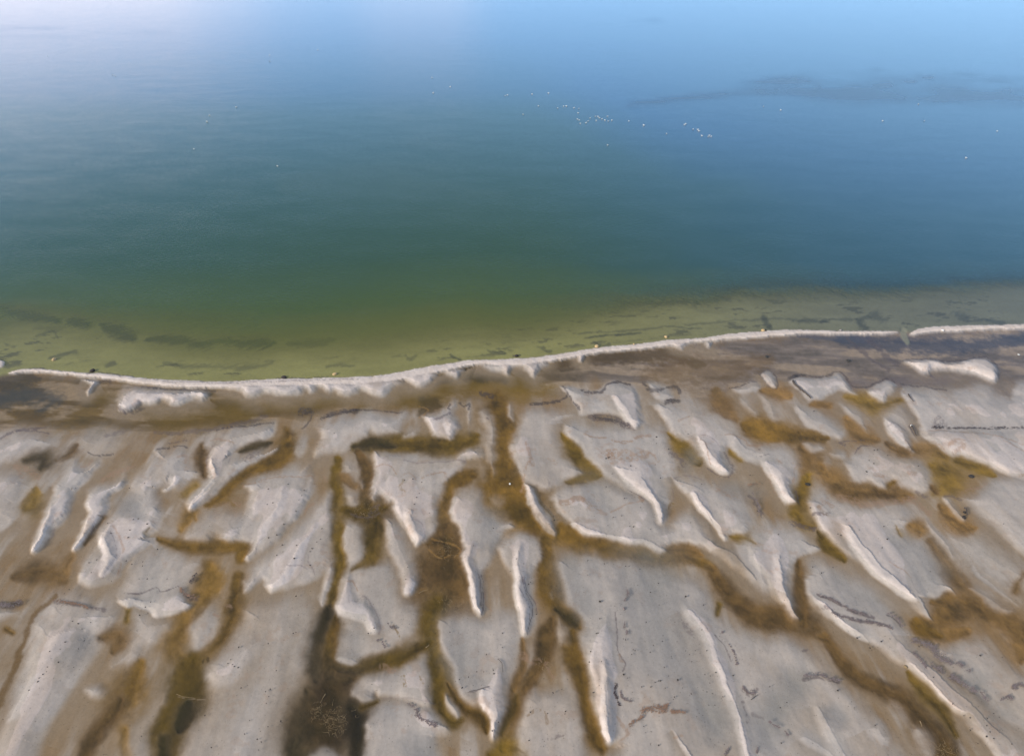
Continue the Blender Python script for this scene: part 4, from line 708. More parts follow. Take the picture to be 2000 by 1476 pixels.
# ---- wrack lines and drift stains on the sand: (colour, half width, breakup, k, points)
LIT, RST, DKL, FINE = LITTER, RUST, LITTER * 0.45, LITTER * 1.5
U = U0 + 11 * wx; V = V0 + 9 * wy
def stain(col, hw, brk, k, pts):
    if col is FINE: k *= .6
    hw = hw if hasattr(hw, '__len__') else [hw] * len(pts)
    w, d, h = line_d(pts, 2.5 * max(hw) + 3, hw)
    tex = n_grain[w] * 0.55 + n_fine[w] * 0.45
    m = 0.8 * k * sst(1.35, 0.65, d / (h * (0.45 + 1.2 * n_mid[w])) + (n_fine[w] - 0.5) * 2.0) * (sst(brk - 0.08, brk + 0.05, tex) if brk else 1)
    blend(w, m, col)
STAINS = [
(DKL, 1.6, .38, .8, [(1100, 750), (1115, 775), (1135, 800)]), (DKL, 2.2, .36, .9, [(1135, 760), (1172, 765), (1188, 752), (1210, 742), (1228, 746)]),
(DKL, 2.4, .36, .9, [(1040, 787), (1085, 783), (1108, 770)]), (DKL, 3, .40, .8, [(1255, 745), (1275, 760), (1320, 752), (1330, 765)]),
(DKL, 3.5, .36, .85, [(1300, 781), (1325, 780)]), (LIT, 6, .44, .8, [(1155, 815), (1195, 818), (1225, 830)]), (LIT, 3, .40, .7, [(1160, 808), (1200, 812), (1240, 838)]),
(DKL, 1.8, .42, .75, [(1548, 732), (1566, 728), (1608, 731), (1640, 722), (1655, 735), (1668, 752), (1700, 750), (1715, 742), (1735, 735), (1748, 745)]), (DKL, 4, .42, .85, [(1543, 735), (1562, 730)]),
(DKL, 1.3, .40, .65, [(1485, 726), (1499, 718), (1513, 726), (1519, 745), (1517, 756), (1505, 753), (1494, 740), (1487, 728)]),
(DKL, 1.6, .35, .8, [(1428, 756), (1450, 749), (1476, 743)]), (DKL, 1.4, .42, .65, [(1765, 702), (1795, 697), (1846, 703), (1880, 700), (1905, 693), (1930, 695), (1950, 712)]),
(DKL, 1.4, .42, .65, [(1760, 748), (1800, 753), (1850, 760)]), (DKL, 1.6, .42, .8, [(1822, 833), (1860, 835), (1930, 835), (2010, 834)]), (LIT, 5, .46, .6, [(1828, 830), (1835, 818), (1850, 830)]),
(RST, 1.6, .42, .7, [(1815, 840), (1880, 842), (1950, 850), (2000, 870)]), (RST, 3, .42, .6, [(1855, 875), (1860, 865), (1878, 862), (1880, 875), (1865, 884)]), (RST, 1.5, .4, .6, [(1820, 858), (1838, 870), (1850, 884)]), (RST, 1.5, .4, .6, [(1960, 860), (1990, 875), (2005, 890)]),
(DKL, 9, .47, .85, [(590, 801), (605, 802)]), (DKL, 3, .42, .85, [(610, 810), (590, 835)]), (DKL, 4, .43, .8, [(635, 812), (670, 802), (700, 800)]), (DKL, 1.6, .35, .8, [(690, 797), (730, 797), (785, 803)]),
(DKL, 2, .38, .8, [(420, 838), (470, 828), (535, 823)]), (LIT, 4, .42, .6, [(300, 842), (400, 838), (470, 820), (520, 810)]), (LIT, 2.2, .40, .7, [(0, 855), (40, 838), (85, 832)]), (LIT, 1.5, .4, .7, [(30, 842), (60, 838), (95, 845)]),
(DKL, 1.6, .38, .75, [(172, 880), (190, 885), (222, 881)]), (DKL, 1.8, .38, .75, [(305, 873), (340, 870), (365, 872)]), (LIT, 2, .42, .6, [(330, 862), (365, 858)]), (LIT, 5, .45, .5, [(205, 848), (240, 840)]),
(RST, 5, .44, .65, [(40, 925), (30, 910), (55, 915), (75, 930)]), (RST, 3, .42, .6, [(160, 908), (172, 906), (180, 895)]), (RST, 5, .46, .6, [(195, 935), (215, 925), (240, 915), (258, 905)]), (RST, 3, .42, .55, [(345, 890), (365, 888), (360, 900)]),
(FINE, .9, .3, .75, [(180, 1005), (185, 1012), (181, 1030), (178, 1042)]), (FINE, .9, .3, .75, [(217, 1042), (226, 1056), (229, 1080), (220, 1102), (205, 1120), (198, 1130)]), (RST, 2, .4, .6, [(222, 1030), (236, 1050), (243, 1070), (240, 1080)]), (RST, 1.8, .4, .7, [(238, 1100), (225, 1125)]),
(FINE, .9, .3, .7, [(105, 1025), (107, 1012)]), (FINE, .9, .3, .6, [(85, 1065), (100, 1045), (108, 1030)]),
(FINE, .9, .3, .7, [(404, 918), (402, 900), (408, 880), (418, 868)]), (FINE, .9, .3, .6, [(446, 905), (450, 890), (462, 875)]), (RST, 1.3, .4, .6, [(410, 860), (430, 858), (455, 865)]),
(RST, 4, .44, .55, [(420, 985), (440, 978), (465, 985)]), (OLIVE, 4, .45, .6, [(420, 985), (440, 975), (455, 985)]), (RST, 2, .4, .6, [(500, 940), (545, 928), (580, 930), (605, 925), (612, 935)]), (RST, 3, .44, .5, [(480, 945), (520, 940)]), (RST, 4, .44, .6, [(633, 930), (637, 935)]), (RST, 3, .45, .6, [(610, 980), (595, 990), (590, 1000)]),
(FINE, .9, .3, .75, [(560, 1105), (565, 1107), (590, 1103), (600, 1110)]), (FINE, 1.1, .3, .75, [(603, 1080), (602, 1095), (612, 1110), (613, 1120)]), (FINE, .9, .3, .7, [(515, 1045), (502, 1060), (498, 1080)]),
(RST, 1.6, .4, .6, [(735, 910), (750, 905), (765, 910), (775, 925)]), (RST, 2.5, .42, .65, [(825, 932), (840, 925), (865, 920), (870, 930)]), (RST, 1.4, .4, .55, [(780, 930), (800, 922), (812, 935)]), (FINE, 1.3, .38, .7, [(790, 898), (815, 902), (840, 900), (865, 900), (895, 896), (908, 902)]), (FINE, 1.2, .38, .6, [(750, 893), (765, 888), (790, 890)]), (OLIVE, 3, .45, .6, [(785, 935), (780, 950), (790, 960)]),
(FINE, .9, .3, .7, [(812, 1015), (825, 1020), (830, 1038), (822, 1055)]), (LIT, 2.5, .42, .7, [(850, 820), (870, 812), (880, 805)]), (DKL, 1.2, .3, .8, [(876, 785), (874, 795), (880, 800)]), (DKL, 1.2, .3, .8, [(898, 782), (903, 790), (917, 785), (913, 798)]), (FINE, 1.0, .3, .7, [(880, 852), (890, 840), (891, 825)]), (LIT, 2, .42, .7, [(950, 815), (952, 818)]),
(FINE, 1.2, .3, .8, [(688, 1172), (698, 1172), (706, 1163), (715, 1164), (728, 1180), (738, 1198), (742, 1215), (744, 1228), (742, 1236)]), (RST, 1.4, .36, .7, [(681, 1134), (692, 1136), (697, 1150)]), (FINE, 1, .3, .6, [(682, 1160), (684, 1175)]), (OLIVE, 1.5, .36, .75, [(770, 1220), (775, 1228), (782, 1240)]),
(LIT, 1, .3, .8, [(940, 1120), (944, 1150), (945, 1180), (940, 1195)]), (LIT, .9, .3, .7, [(934, 1120), (940, 1155), (941, 1180)]), (RST, 2, .4, .65, [(948, 1150), (950, 1175), (960, 1188)]),
(LIT, .9, .3, .8, [(1018, 1128), (1026, 1150), (1038, 1170), (1040, 1190), (1034, 1215), (1030, 1235)]), (LIT, 1.6, .36, .7, [(1022, 1130), (1030, 1150), (1045, 1170), (1048, 1190)]), (LIT, .8, .3, .7, [(1015, 1150), (1032, 1175), (1033, 1210)]), (RST, 1.6, .36, .6, [(1046, 1165), (1051, 1185)]),
(RST, 3, .42, .65, [(1030, 865), (1035, 890), (1027, 920), (1025, 938)]), (RST, 4, .43, .6, [(1038, 895), (1042, 905)]), (RST, 3, .4, .7, [(1020, 955), (1023, 945)]), (FINE, 1.0, .3, .7, [(1068, 935), (1073, 945), (1070, 955)]), (RST, 2, .42, .5, [(1070, 895), (1082, 898)]), (OLIVE, 1.6, .4, .6, [(1055, 980), (1068, 1000), (1080, 1012)]),
(RST, 2, .4, .7, [(1140, 848), (1165, 852), (1185, 853)]), (RST, 2.2, .4, .75, [(1195, 857), (1205, 862), (1232, 862)]), (RST, 4, .42, .75, [(1240, 856), (1252, 852), (1268, 848)]), (RST, 7, .46, .7, [(1192, 882), (1215, 886), (1245, 892), (1262, 886)]), (RST, 2.5, .44, .6, [(1262, 886), (1278, 888), (1284, 900)]), (RST, 4, .45, .5, [(1190, 880), (1200, 905)]),
(RST, 4, .42, .75, [(1095, 980), (1110, 977), (1120, 972), (1140, 972)]), (RST, 3, .45, .55, [(1140, 972), (1155, 985), (1175, 992)]), (RST, 2, .40, .7, [(1195, 995), (1220, 985), (1245, 980), (1258, 975)]), (RST, 4.5, .40, .7, [(1250, 968), (1255, 978)]), (LIT, 1.4, .36, .6, [(1225, 953), (1245, 963), (1262, 975)]), (RST, 4, .47, .5, [(1150, 990), (1185, 998)]),
(OLIVE, 2.2, .38, .75, [(1306, 990), (1310, 978), (1316, 980)]), (FINE, 1, .3, .6, [(1312, 950), (1314, 965), (1306, 990)]), (RST, 4, .47, .5, [(1400, 955), (1440, 968)]), (LIT, 4, .44, .7, [(1465, 965), (1480, 975), (1478, 985), (1488, 1000)]), (FINE, 1, .3, .6, [(1360, 975), (1375, 990), (1392, 1020)]), (FINE, 1, .3, .6, [(1315, 932), (1340, 927), (1370, 932)]),
(LIT, 6, .48, .6, [(1310, 885), (1330, 895), (1335, 905)]), (RST, 1.0, .3, .7, [(1368, 860), (1378, 872), (1382, 890), (1390, 905)]), (FINE, .9, .3, .7, [(1362, 848), (1385, 852), (1405, 872)]), (LIT, 2.5, .42, .6, [(1415, 880), (1425, 895), (1432, 915), (1425, 928)]), (LIT, 2, .42, .6, [(1385, 912), (1405, 925), (1425, 930)]), (RST, 1.3, .34, .7, [(1418, 848), (1435, 848), (1455, 858), (1465, 868), (1500, 866)]), (RST, 1.6, .38, .6, [(1322, 822), (1345, 812)]),
(LIT, 1.2, .34, .6, [(1485, 890), (1500, 885)]), (RST, 4, .45, .6, [(1515, 898), (1525, 905)]), (RST, 2, .4, .6, [(1558, 905), (1552, 920), (1552, 940)]), (LIT, 1.2, .34, .7, [(1558, 955), (1562, 980)]), (RST, 1.3, .34, .6, [(1503, 935), (1515, 960)]),
(LIT, 3, .42, .75, [(1590, 1003), (1605, 1005), (1620, 1002)]), (RST, 3, .44, .6, [(1602, 990), (1612, 978), (1625, 985)]), (LIT, 4, .45, .75, [(1545, 1020), (1570, 1025), (1590, 1030)]), (RST, 5, .46, .6, [(1640, 965), (1690, 985), (1740, 980), (1790, 970)]), (LIT, 3, .44, .6, [(1790, 960), (1815, 970)]), (RST, 3, .43, .55, [(1600, 990), (1615, 1005)]), (RST, 5, .47, .6, [(1780, 975), (1800, 990), (1815, 1000)]),
(FINE, 1.1, .3, .7, [(1730, 832), (1745, 827), (1755, 830), (1768, 840)]), (FINE, .9, .3, .7, [(1765, 850), (1778, 870)]), (LIT, 1.6, .34, .75, [(1780, 832), (1785, 845), (1790, 850)]), (LIT, 1.0, .3, .8, [(1672, 882), (1678, 872), (1710, 866)]), (LIT, 1.6, .36, .7, [(1650, 865), (1640, 860), (1690, 855)]), (RST, 4, .42, .65, [(1775, 925), (1790, 927)]), (RST, 3, .42, .6, [(1710, 925), (1725, 930)]),
(RST, 2.5, .42, .65, [(1882, 958), (1895, 950), (1915, 948), (1925, 942)]), (LIT, 2.5, .42, .6, [(1845, 968), (1865, 970), (1880, 975)]), (RST, 2, .42, .6, [(1990, 930), (2000, 925)]),
(LIT, 3.4, .40, .85, [(1600, 1160), (1625, 1170), (1645, 1180), (1660, 1192), (1685, 1198), (1705, 1205)]), (LIT, 3.0, .40, .8, [(1606, 1186), (1640, 1200), (1680, 1212), (1710, 1215), (1740, 1225)]), (LIT, 2.4, .42, .7, [(1733, 1198), (1750, 1205), (1762, 1220)]), (RST, 1.5, .36, .6, [(1735, 1095), (1760, 1110), (1778, 1125)]), (FINE, 1, .3, .6, [(1780, 1130), (1790, 1150), (1800, 1160)]),
(LIT, 3.2, .40, .8, [(1572, 1320), (1605, 1317), (1620, 1325), (1642, 1328)]), (LIT, 3, .42, .7, [(1570, 1268), (1580, 1265)]),
(LIT, 1.4, .34, .7, [(1203, 1195), (1206, 1225), (1204, 1260), (1212, 1275), (1222, 1295), (1215, 1310)]), (RST, 3, .42, .6, [(1210, 1275), (1218, 1295)]), (RST, 3.5, .44, .6, [(1205, 1400), (1215, 1415), (1225, 1430), (1212, 1445)]), (LIT, 1.2, .34, .7, [(1395, 1240), (1420, 1265), (1430, 1290)]), (LIT, 4, .46, .7, [(1452, 1345), (1470, 1355), (1475, 1345)]), (LIT, 6, .48, .5, [(1470, 1390), (1490, 1400)]), (LIT, 3, .46, .6, [(1450, 1370), (1460, 1410)]), (LIT, 5, .48, .5, [(1340, 1215), (1350, 1235)]), (RST, 3, .45, .6, [(1320, 1440), (1335, 1435)]),
(RST, 5, .42, .7, [(1023, 1275), (1035, 1290), (1055, 1285)]), (RST, 4, .45, .6, [(1065, 1290), (1080, 1320)]), (BROWN, 3, .45, .6, [(1030, 1395), (1058, 1385), (1070, 1410)]), (LIT, 3, .46, .6, [(1075, 1440), (1100, 1430)]),
(LIT, 4, .44, .7, [(105, 1172), (130, 1175), (170, 1182), (205, 1190)]), (LIT, 7, .46, .7, [(0, 1175), (20, 1180), (38, 1172)]), (LIT, 1.2, .3, .8, [(250, 1158), (276, 1156), (305, 1144), (315, 1152), (345, 1144)]), (LIT, 6, .44, .65, [(352, 1150), (362, 1162), (380, 1165)]), (DKL, 6, .42, .6, [(372, 1132), (380, 1126)]), (RST, 3, .42, .7, [(418, 1198), (425, 1200)]), (RST, 4, .4, .7, [(445, 1182), (450, 1183)]),
(DARK, 3, .4, .8, [(395, 1290), (402, 1285)]), (TAN, 1, .3, .7, [(345, 1355), (365, 1360), (400, 1362)]), (RST, 6, .42, .6, [(745, 1298), (765, 1308)]), (OLIVE, 2, .42, .7, [(785, 1322), (788, 1340)]), (OLIVE, 1.6, .42, .7, [(818, 1322), (825, 1335)]), (LIT, 1.4, .36, .6, [(915, 1348), (935, 1345), (955, 1340)]), (FINE, 1, .3, .5, [(745, 1360), (800, 1362), (850, 1372)]),
(LIT, 5, .45, .6, [(720, 1000), (740, 985)]), (FINE, 2, .4, .7, [(685, 1000), (715, 1008), (740, 1000)]), (BROWN * 1.6, 1.5, .36, .8, [(840, 1050), (875, 1055), (900, 1070), (890, 1085)]), (BROWN * 1.8, 1.5, .38, .8, [(835, 1070), (860, 1085), (880, 1080)]),
(BROWN * 2, 2, .4, .6, [(820, 790), (835, 800), (820, 815)]), (LIT, 5, .47, .6, [(500, 885), (480, 895)]), (DKL, 4, .40, .85, [(940, 767), (960, 770)]),
(DKL, 3, .42, .7, [(245, 803), (280, 795)]), (DKL, 3, .44, .7, [(195, 741), (215, 743)]), (DKL, 2.2, .40, .7, [(275, 754), (345, 760), (420, 760)]), (LIT, 2, .36, .7, [(230, 790), (238, 797), (243, 803)]),
(LIT, 2, .4, .6, [(170, 728), (180, 724), (190, 727)]), (DKL, 1.4, .4, .7, [(60, 719), (90, 719)]), (DKL, 1.6, .42, .7, [(175, 726), (260, 735)]), (DKL, 1.3, .44, .7, [(540, 739), (640, 737)]),
(DKL, 2, .4, .75, [(1000, 696), (1015, 694)]), (LIT, 1.2, .46, .6, [(300, 745), (420, 748), (560, 745), (700, 742)]),
]
for st in STAINS: stain(*st)

# grain of the ground
C *= (0.94 + 0.12 * n_grain)[..., None]
C *= (0.93 + 0.14 * n_fine)[..., None]
C = np.clip(C, 0.004, 0.75)
H += 0.010 * (n_fine - 0.5) + 0.006 * (n_str2 - 0.5) * (1 - lm)
lag_fix = (lake_d > 12)
Z = H
WL = 0.0                                   # water level

def height_at(u, v):
    """ground point under a plan position, on the terrain"""
    x, y = ground(u, v)
    i = min(max(int(np.searchsorted(UA, u)), 1), NU - 1); j = min(max(int(np.searchsorted(VA, v)), 1), NV - 1)
    return float(x), float(y), float(max(Z[j, i], Z[j - 1, i - 1]))

# ------------------------------------------------------------------ materials
def mat(name):
    m = bpy.data.materials.new(name); m.use_nodes = True
    nt = m.node_tree; nt.nodes.clear()
    out = nt.nodes.new('ShaderNodeOutputMaterial')
    return m, nt, out
def N(nt, typ, **kw):
    n = nt.nodes.new(typ)
    for k, v in kw.items():
        if k in n.inputs: n.inputs[k].default_value = v
        else: setattr(n, k, v)
    return n

def ground_material(name, bump_d, rough=0.85):
    m, nt, out = mat(name)
    L = nt.links.new
    at = N(nt, 'ShaderNodeAttribute', attribute_name='albedo')
    geo = N(nt, 'ShaderNodeNewGeometry')
    n1 = N(nt, 'ShaderNodeTexNoise', Scale=5.5, Detail=6.0, Roughness=0.62)
    L(geo.outputs['Position'], n1.inputs['Vector'])
    mpp = N(nt, 'ShaderNodeMapping'); mpp.inputs['Scale'].default_value = (4.0, 2.2, 4.0)
    L(geo.outputs['Position'], mpp.inputs['Vector'])
    n2 = N(nt, 'ShaderNodeTexNoise', Scale=1.0, Detail=4.0, Roughness=0.6)
    L(mpp.outputs[0], n2.inputs['Vector'])
    n3 = N(nt, 'ShaderNodeTexNoise', Scale=22.0, Detail=3.0, Roughness=0.7)
    L(geo.outputs['Position'], n3.inputs['Vector'])
    def rng(v, a, b):
        r = N(nt, 'ShaderNodeMapRange'); r.inputs['From Min'].default_value = 0.25; r.inputs['From Max'].default_value = 0.75
        r.inputs['To Min'].default_value = a; r.inputs['To Max'].default_value = b
        L(v, r.inputs['Value']); return r.outputs[0]
    def mul(a, b):
        k = N(nt, 'ShaderNodeMath', operation='MULTIPLY'); L(a, k.inputs[0]); L(b, k.inputs[1]); return k.outputs[0]
    f = mul(mul(rng(n1.outputs['Fac'], .94, 1.06), rng(n2.outputs['Fac'], .97, 1.03)), rng(n3.outputs['Fac'], .94, 1.06))
    n4 = N(nt, 'ShaderNodeTexNoise', Scale=10.0, Detail=1.0, Roughness=0.5); L(geo.outputs['Position'], n4.inputs['Vector'])
    sp = N(nt, 'ShaderNodeMapRange'); sp.inputs['From Min'].default_value = 0.70; sp.inputs['From Max'].default_value = 0.78
    sp.inputs['To Min'].default_value = 1.0; sp.inputs['To Max'].default_value = 0.45; L(n4.outputs['Fac'], sp.inputs['Value'])
    f = mul(f, sp.outputs[0])
    vm = N(nt, 'ShaderNodeVectorMath', operation='SCALE')
    L(at.outputs['Color'], vm.inputs[0]); L(f, vm.inputs['Scale'])
    bs = N(nt, 'ShaderNodeBsdfPrincipled', Roughness=rough)
    bs.inputs['Specular IOR Level'].default_value = 0.25
    L(vm.outputs[0], bs.inputs['Base Color'])
    addh = N(nt, 'ShaderNodeMath', operation='ADD'); L(n1.outputs['Fac'], addh.inputs[0]); L(n2.outputs['Fac'], addh.inputs[1])
    bp = N(nt, 'ShaderNodeBump', Strength=0.55, Distance=bump_d)
    L(addh.outputs[0], bp.inputs['Height']); L(bp.outputs[0], bs.inputs['Normal'])
    L(bs.outputs[0], out.inputs['Surface'])
    return m
M_SAND = ground_material('sand', 0.012)
M_SPIT = ground_material('dry_sand', 0.04)
M_ALG = ground_material('algae', 0.018)

def simple(name, col, rough=0.8, var=0.3, scale=8.0, bump=0.0):
    m, nt, out = mat(name); L = nt.links.new
    tc = N(nt, 'ShaderNodeTexCoord')
    n1 = N(nt, 'ShaderNodeTexNoise', Scale=scale, Detail=4.0); L(tc.outputs['Object'], n1.inputs['Vector'])
    r = N(nt, 'ShaderNodeMapRange'); r.inputs['To Min'].default_value = 1 - var; r.inputs['To Max'].default_value = 1 + var; L(n1.outputs['Fac'], r.inputs['Value'])
    vm = N(nt, 'ShaderNodeVectorMath', operation='SCALE'); vm.inputs[0].default_value = col; L(r.outputs[0], vm.inputs['Scale'])
    bs = N(nt, 'ShaderNodeBsdfPrincipled', Roughness=rough); L(vm.outputs[0], bs.inputs['Base Color'])
    if bump:
        bp = N(nt, 'ShaderNodeBump', Strength=0.6, Distance=bump); L(n1.outputs['Fac'], bp.inputs['Height']); L(bp.outputs[0], bs.inputs['Normal'])
    L(bs.outputs[0], out.inputs['Surface']); return m
M_PLUM = simple('white_plumage', (0.88, 0.87, 0.84), 0.7, 0.05)
M_GREYP = simple('grey_plumage', (0.50, 0.52, 0.55), 0.7, 0.1)
M_BEAK = simple('beak', (0.55, 0.30, 0.05), 0.5, 0.1)
M_DARKW = simple('dark_weed', (0.035, 0.028, 0.024), 0.9, 0.4, 14, 0.02)
M_PURP = simple('purple_grey_debris', (0.195, 0.155, 0.150), 0.9, 0.45, 9)
M_RUSTD = simple('rusty_debris', (0.27, 0.165, 0.11), 0.9, 0.35, 9)
M_LIT = simple('dark_litter', (0.085, 0.066, 0.066), 0.9, 0.5, 12)
M_WOOD = simple('wet_driftwood', (0.070, 0.055, 0.045), 0.7, 0.4, 6, 0.02)
M_REED = simple('reed_stem', (0.27, 0.19, 0.10), 0.8, 0.3, 6)
M_STONE = simple('pale_ochre_stone', (0.46, 0.33, 0.17), 0.85, 0.25, 5, 0.03)
M_GSTONE = simple('grey_stone', (0.30, 0.27, 0.25), 0.85, 0.25, 5, 0.03)

# ------------------------------------------------------------------ terrain meshes
def normals():
    P = np.stack([X, Y, Z], -1)
    du = np.gradient(P, axis=1); dv = np.gradient(P, axis=0)
    n = np.cross(du, dv); n /= np.maximum(np.linalg.norm(n, axis=-1, keepdims=True), 1e-12)
    n[n[..., 2] < 0] *= -1
    return n
NRM = normals()
FI, FJ = np.meshgrid(np.arange(NU - 1), np.arange(NV - 1))
FI = FI.ravel(); FJ = FJ.ravel()
QUAD = np.stack([FJ * NU + FI, (FJ + 1) * NU + FI, (FJ + 1) * NU + FI + 1, FJ * NU + FI + 1], 1)
def grid_mesh(name, faces, zz, material, attrs):
    used, inv = np.unique(faces.ravel(), return_inverse=True)
    co = np.stack([X.ravel()[used], Y.ravel()[used], zz.ravel()[used]], 1).astype(np.float32)
    me = bpy.data.meshes.new(name)
    nf = len(faces)
    me.vertices.add(len(used)); me.vertices.foreach_set('co', co.ravel())
    me.loops.add(nf * 4); me.loops.foreach_set('vertex_index', inv.astype(np.int32).ravel())
    me.polygons.add(nf); me.polygons.foreach_set('loop_start', np.arange(0, nf * 4, 4, dtype=np.int32))
    me.polygons.foreach_set('use_smooth', np.ones(nf, bool))
    me.update(calc_edges=True)
    for k, arr in attrs.items():
        if arr.ndim == 3:
            a = me.attributes.new(k, 'FLOAT_COLOR', 'POINT')
            d = np.ones((len(used), 4), np.float32); d[:, :3] = arr.reshape(-1, 3)[used]
            a.data.foreach_set('color', d.ravel())
        else:
            a = me.attributes.new(k, 'FLOAT', 'POINT'); a.data.foreach_set('value', arr.ravel()[used].astype(np.float32))
    me.materials.append(material)
    ob = bpy.data.objects.new(name, me); COL.objects.link(ob)
    return ob, used
fm = lambda A: (A[:-1, :-1] + A[1:, :-1] + A[1:, 1:] + A[:-1, 1:]).ravel() / 4
is_spit = fm(SPIT) > 0.5
is_alg = (fm(ALG) > 0.5) & ~is_spit
def make_ground(name, sel, material, kind):
    ob, used = grid_mesh(name, QUAD[sel], Z, material, {'albedo': C})
    ob.data.normals_split_custom_set_from_vertices(NRM.reshape(-1, 3)[used].astype(np.float32))
    ob['kind'] = kind
    return ob
make_ground('sand_flat', ~is_spit & ~is_alg, M_SAND, 'structure')
make_ground('sand_spit', is_spit, M_SPIT, 'structure')
alg_o = make_ground('algae_mat', is_alg, M_ALG, 'stuff')
alg_o['label'] = 'ochre and dark brown algae growing in the channels between sandbanks'
alg_o['category'] = 'algae'

# ------------------------------------------------------------------ water
DEP = np.clip(WL - Z, 0, 20)
DEP = np.where(lake_d > 100, np.maximum(DEP, 7.5), DEP)
wind = np.zeros(U0.shape)
U, V = U0 + 30 * (fbm(Xc / 60, Yc / 40, 201, 4) - .5), V0 + 12 * (fbm(Xc / 50, Yc / 30, 211, 4) - .5)
for pts, hw, k in [([(1230, 205), (1400, 185), (1530, 170), (1640, 180), (1760, 176), (1900, 182), (2100, 195)], [3, 8, 14, 16, 22, 24, 26], 1.0),
                   ([(1520, 158), (1560, 160), (1600, 166)], [2, 5, 3], .9), ([(1680, 172), (1760, 162), (1830, 152)], [6, 5, 2], 1.0),
                   ([(1660, 143), (1720, 138), (1760, 132)], [2, 2, 1], .6), ([(-80, 50), (60, 56), (160, 62), (330, 66)], [4, 5, 3, 2], .3), ([(-80, 70), (40, 74), (200, 78)], [3, 3, 2], .2),
                   ([(1000, 40), (1200, 40), (1500, 42), (1700, 43), (1900, 42)], [.5, .7, .9, 1, .5], .5),
                   ([(560, 372), (700, 352), (860, 358), (980, 385)], [14, 34, 36, 20], .45), ([(800, 285), (900, 290)], [16, 14], .3)]:
    w, d, h = line_d(pts, 3 * max(hw), hw)
    wind[w] = np.maximum(wind[w], k * sst(1.9, -0.1, d / h + 3.2 * (fbm_an(X[w] / 34 + Y[w] / 60, Y[w] / 9 - X[w] / 60, 221, 5, .6) - .5)))
WSEL = (fm(DEP) > -1)
water, _ = grid_mesh('lake_water', QUAD, np.full_like(Z, WL), M_SAND, {'depth': DEP, 'wind': wind, 'clear_blue': 0.75 * sst(950, 1750, U0 + 200 * (n_big - .5)) * sst(0.15, 1.0, DEP) * sst(2, 6, lake_d)})
water['kind'] = 'structure'
def water_material():
    m, nt, out = mat('lake_water'); L = nt.links.new
    d = N(nt, 'ShaderNodeAttribute', attribute_name='depth')
    wd = N(nt, 'ShaderNodeAttribute', attribute_name='wind')
    geo = N(nt, 'ShaderNodeNewGeometry')
    def math_(op, a, b=None):
        n = N(nt, 'ShaderNodeMath', operation=op)
        for i, v in enumerate((a, b)):
            if v is None: continue
            if isinstance(v, (int, float)): n.inputs[i].default_value = v
            else: L(v, n.inputs[i])
        return n.outputs[0]
    op = math_('SUBTRACT', 1.0, math_('EXPONENT', math_('MULTIPLY', d.outputs['Fac'], -1.15)))
    clear = N(nt, 'ShaderNodeMapRange'); clear.interpolation_type = 'SMOOTHSTEP'
    clear.inputs['From Min'].default_value = 0.02; clear.inputs['From Max'].default_value = 0.75
    L(d.outputs['Fac'], clear.inputs['Value'])
    op = math_('MULTIPLY', op, clear.outputs[0])
    cr = N(nt, 'ShaderNodeValToRGB')
    e = cr.color_ramp.elements
    e[0].position = 0.0; e[0].color = (0.165, 0.158, 0.042, 1)
    e[1].position = 1.0; e[1].color = (0.018, 0.080, 0.165, 1)
    for p, c in ((0.07, (0.122, 0.142, 0.032)), (0.15, (0.074, 0.112, 0.028)), (0.34, (0.038, 0.080, 0.034)), (0.80, (0.031, 0.084, 0.062))):
        x = e.new(p); x.color = c + (1,)
    L(math_('DIVIDE', d.outputs['Fac'], 10.0), cr.inputs['Fac'])
    bl = N(nt, 'ShaderNodeAttribute', attribute_name='clear_blue')
    body = N(nt, 'ShaderNodeMixRGB'); body.inputs['Color2'].default_value = (0.028, 0.082, 0.112, 1)
    L(bl.outputs['Fac'], body.inputs['Fac']); L(cr.outputs['Color'], body.inputs['Color1'])
    # ripples
    mp1 = N(nt, 'ShaderNodeMapping'); mp1.inputs['Scale'].default_value = (1.0, 1.9, 1.0); mp1.inputs['Rotation'].default_value = (0, 0, math.radians(12))
    L(geo.outputs['Position'], mp1.inputs['Vector'])
    r1 = N(nt, 'ShaderNodeTexNoise', Scale=1.9, Detail=5.0, Roughness=0.65); L(mp1.outputs[0], r1.inputs['Vector'])
    r2 = N(nt, 'ShaderNodeTexNoise', Scale=0.09, Detail=3.0, Roughness=0.5); L(mp1.outputs[0], r2.inputs['Vector'])
    amp = math_('ADD', 0.25, math_('MULTIPLY', r2.outputs['Fac'], 0.5))
    calm = N(nt, 'ShaderNodeMapRange'); calm.inputs['From Min'].default_value = 0.05; calm.inputs['From Max'].default_value = 1.2
    calm.inputs['To Min'].default_value = 0.12; calm.inputs['To Max'].default_value = 1.0
    L(d.outputs['Fac'], calm.inputs['Value'])
    amp = math_('MULTIPLY', math_('ADD', amp, math_('MULTIPLY', wd.outputs['Fac'], 0.25)), calm.outputs[0])
    hgt = math_('MULTIPLY', r1.outputs['Fac'], amp)
    bp = N(nt, 'ShaderNodeBump', Strength=1.0, Distance=0.06); L(hgt, bp.inputs['Height'])
    dt = N(nt, 'ShaderNodeVectorMath', operation='DOT_PRODUCT'); L(geo.outputs['Incoming'], dt.inputs[0]); L(bp.outputs[0], dt.inputs[1])
    g = math_('SUBTRACT', 1.0, math_('MINIMUM', math_('ABSOLUTE', dt.outputs['Value']), 1.0))
    fres = math_('ADD', 0.02, math_('MULTIPLY', math_('POWER', g, 5.0), 0.98))      # the same from above and from below
    tr = N(nt, 'ShaderNodeBsdfTransparent'); tr.inputs['Color'].default_value = (0.97, 0.98, 0.97, 1)
    df = N(nt, 'ShaderNodeBsdfDiffuse'); L(body.outputs['Color'], df.inputs['Color'])
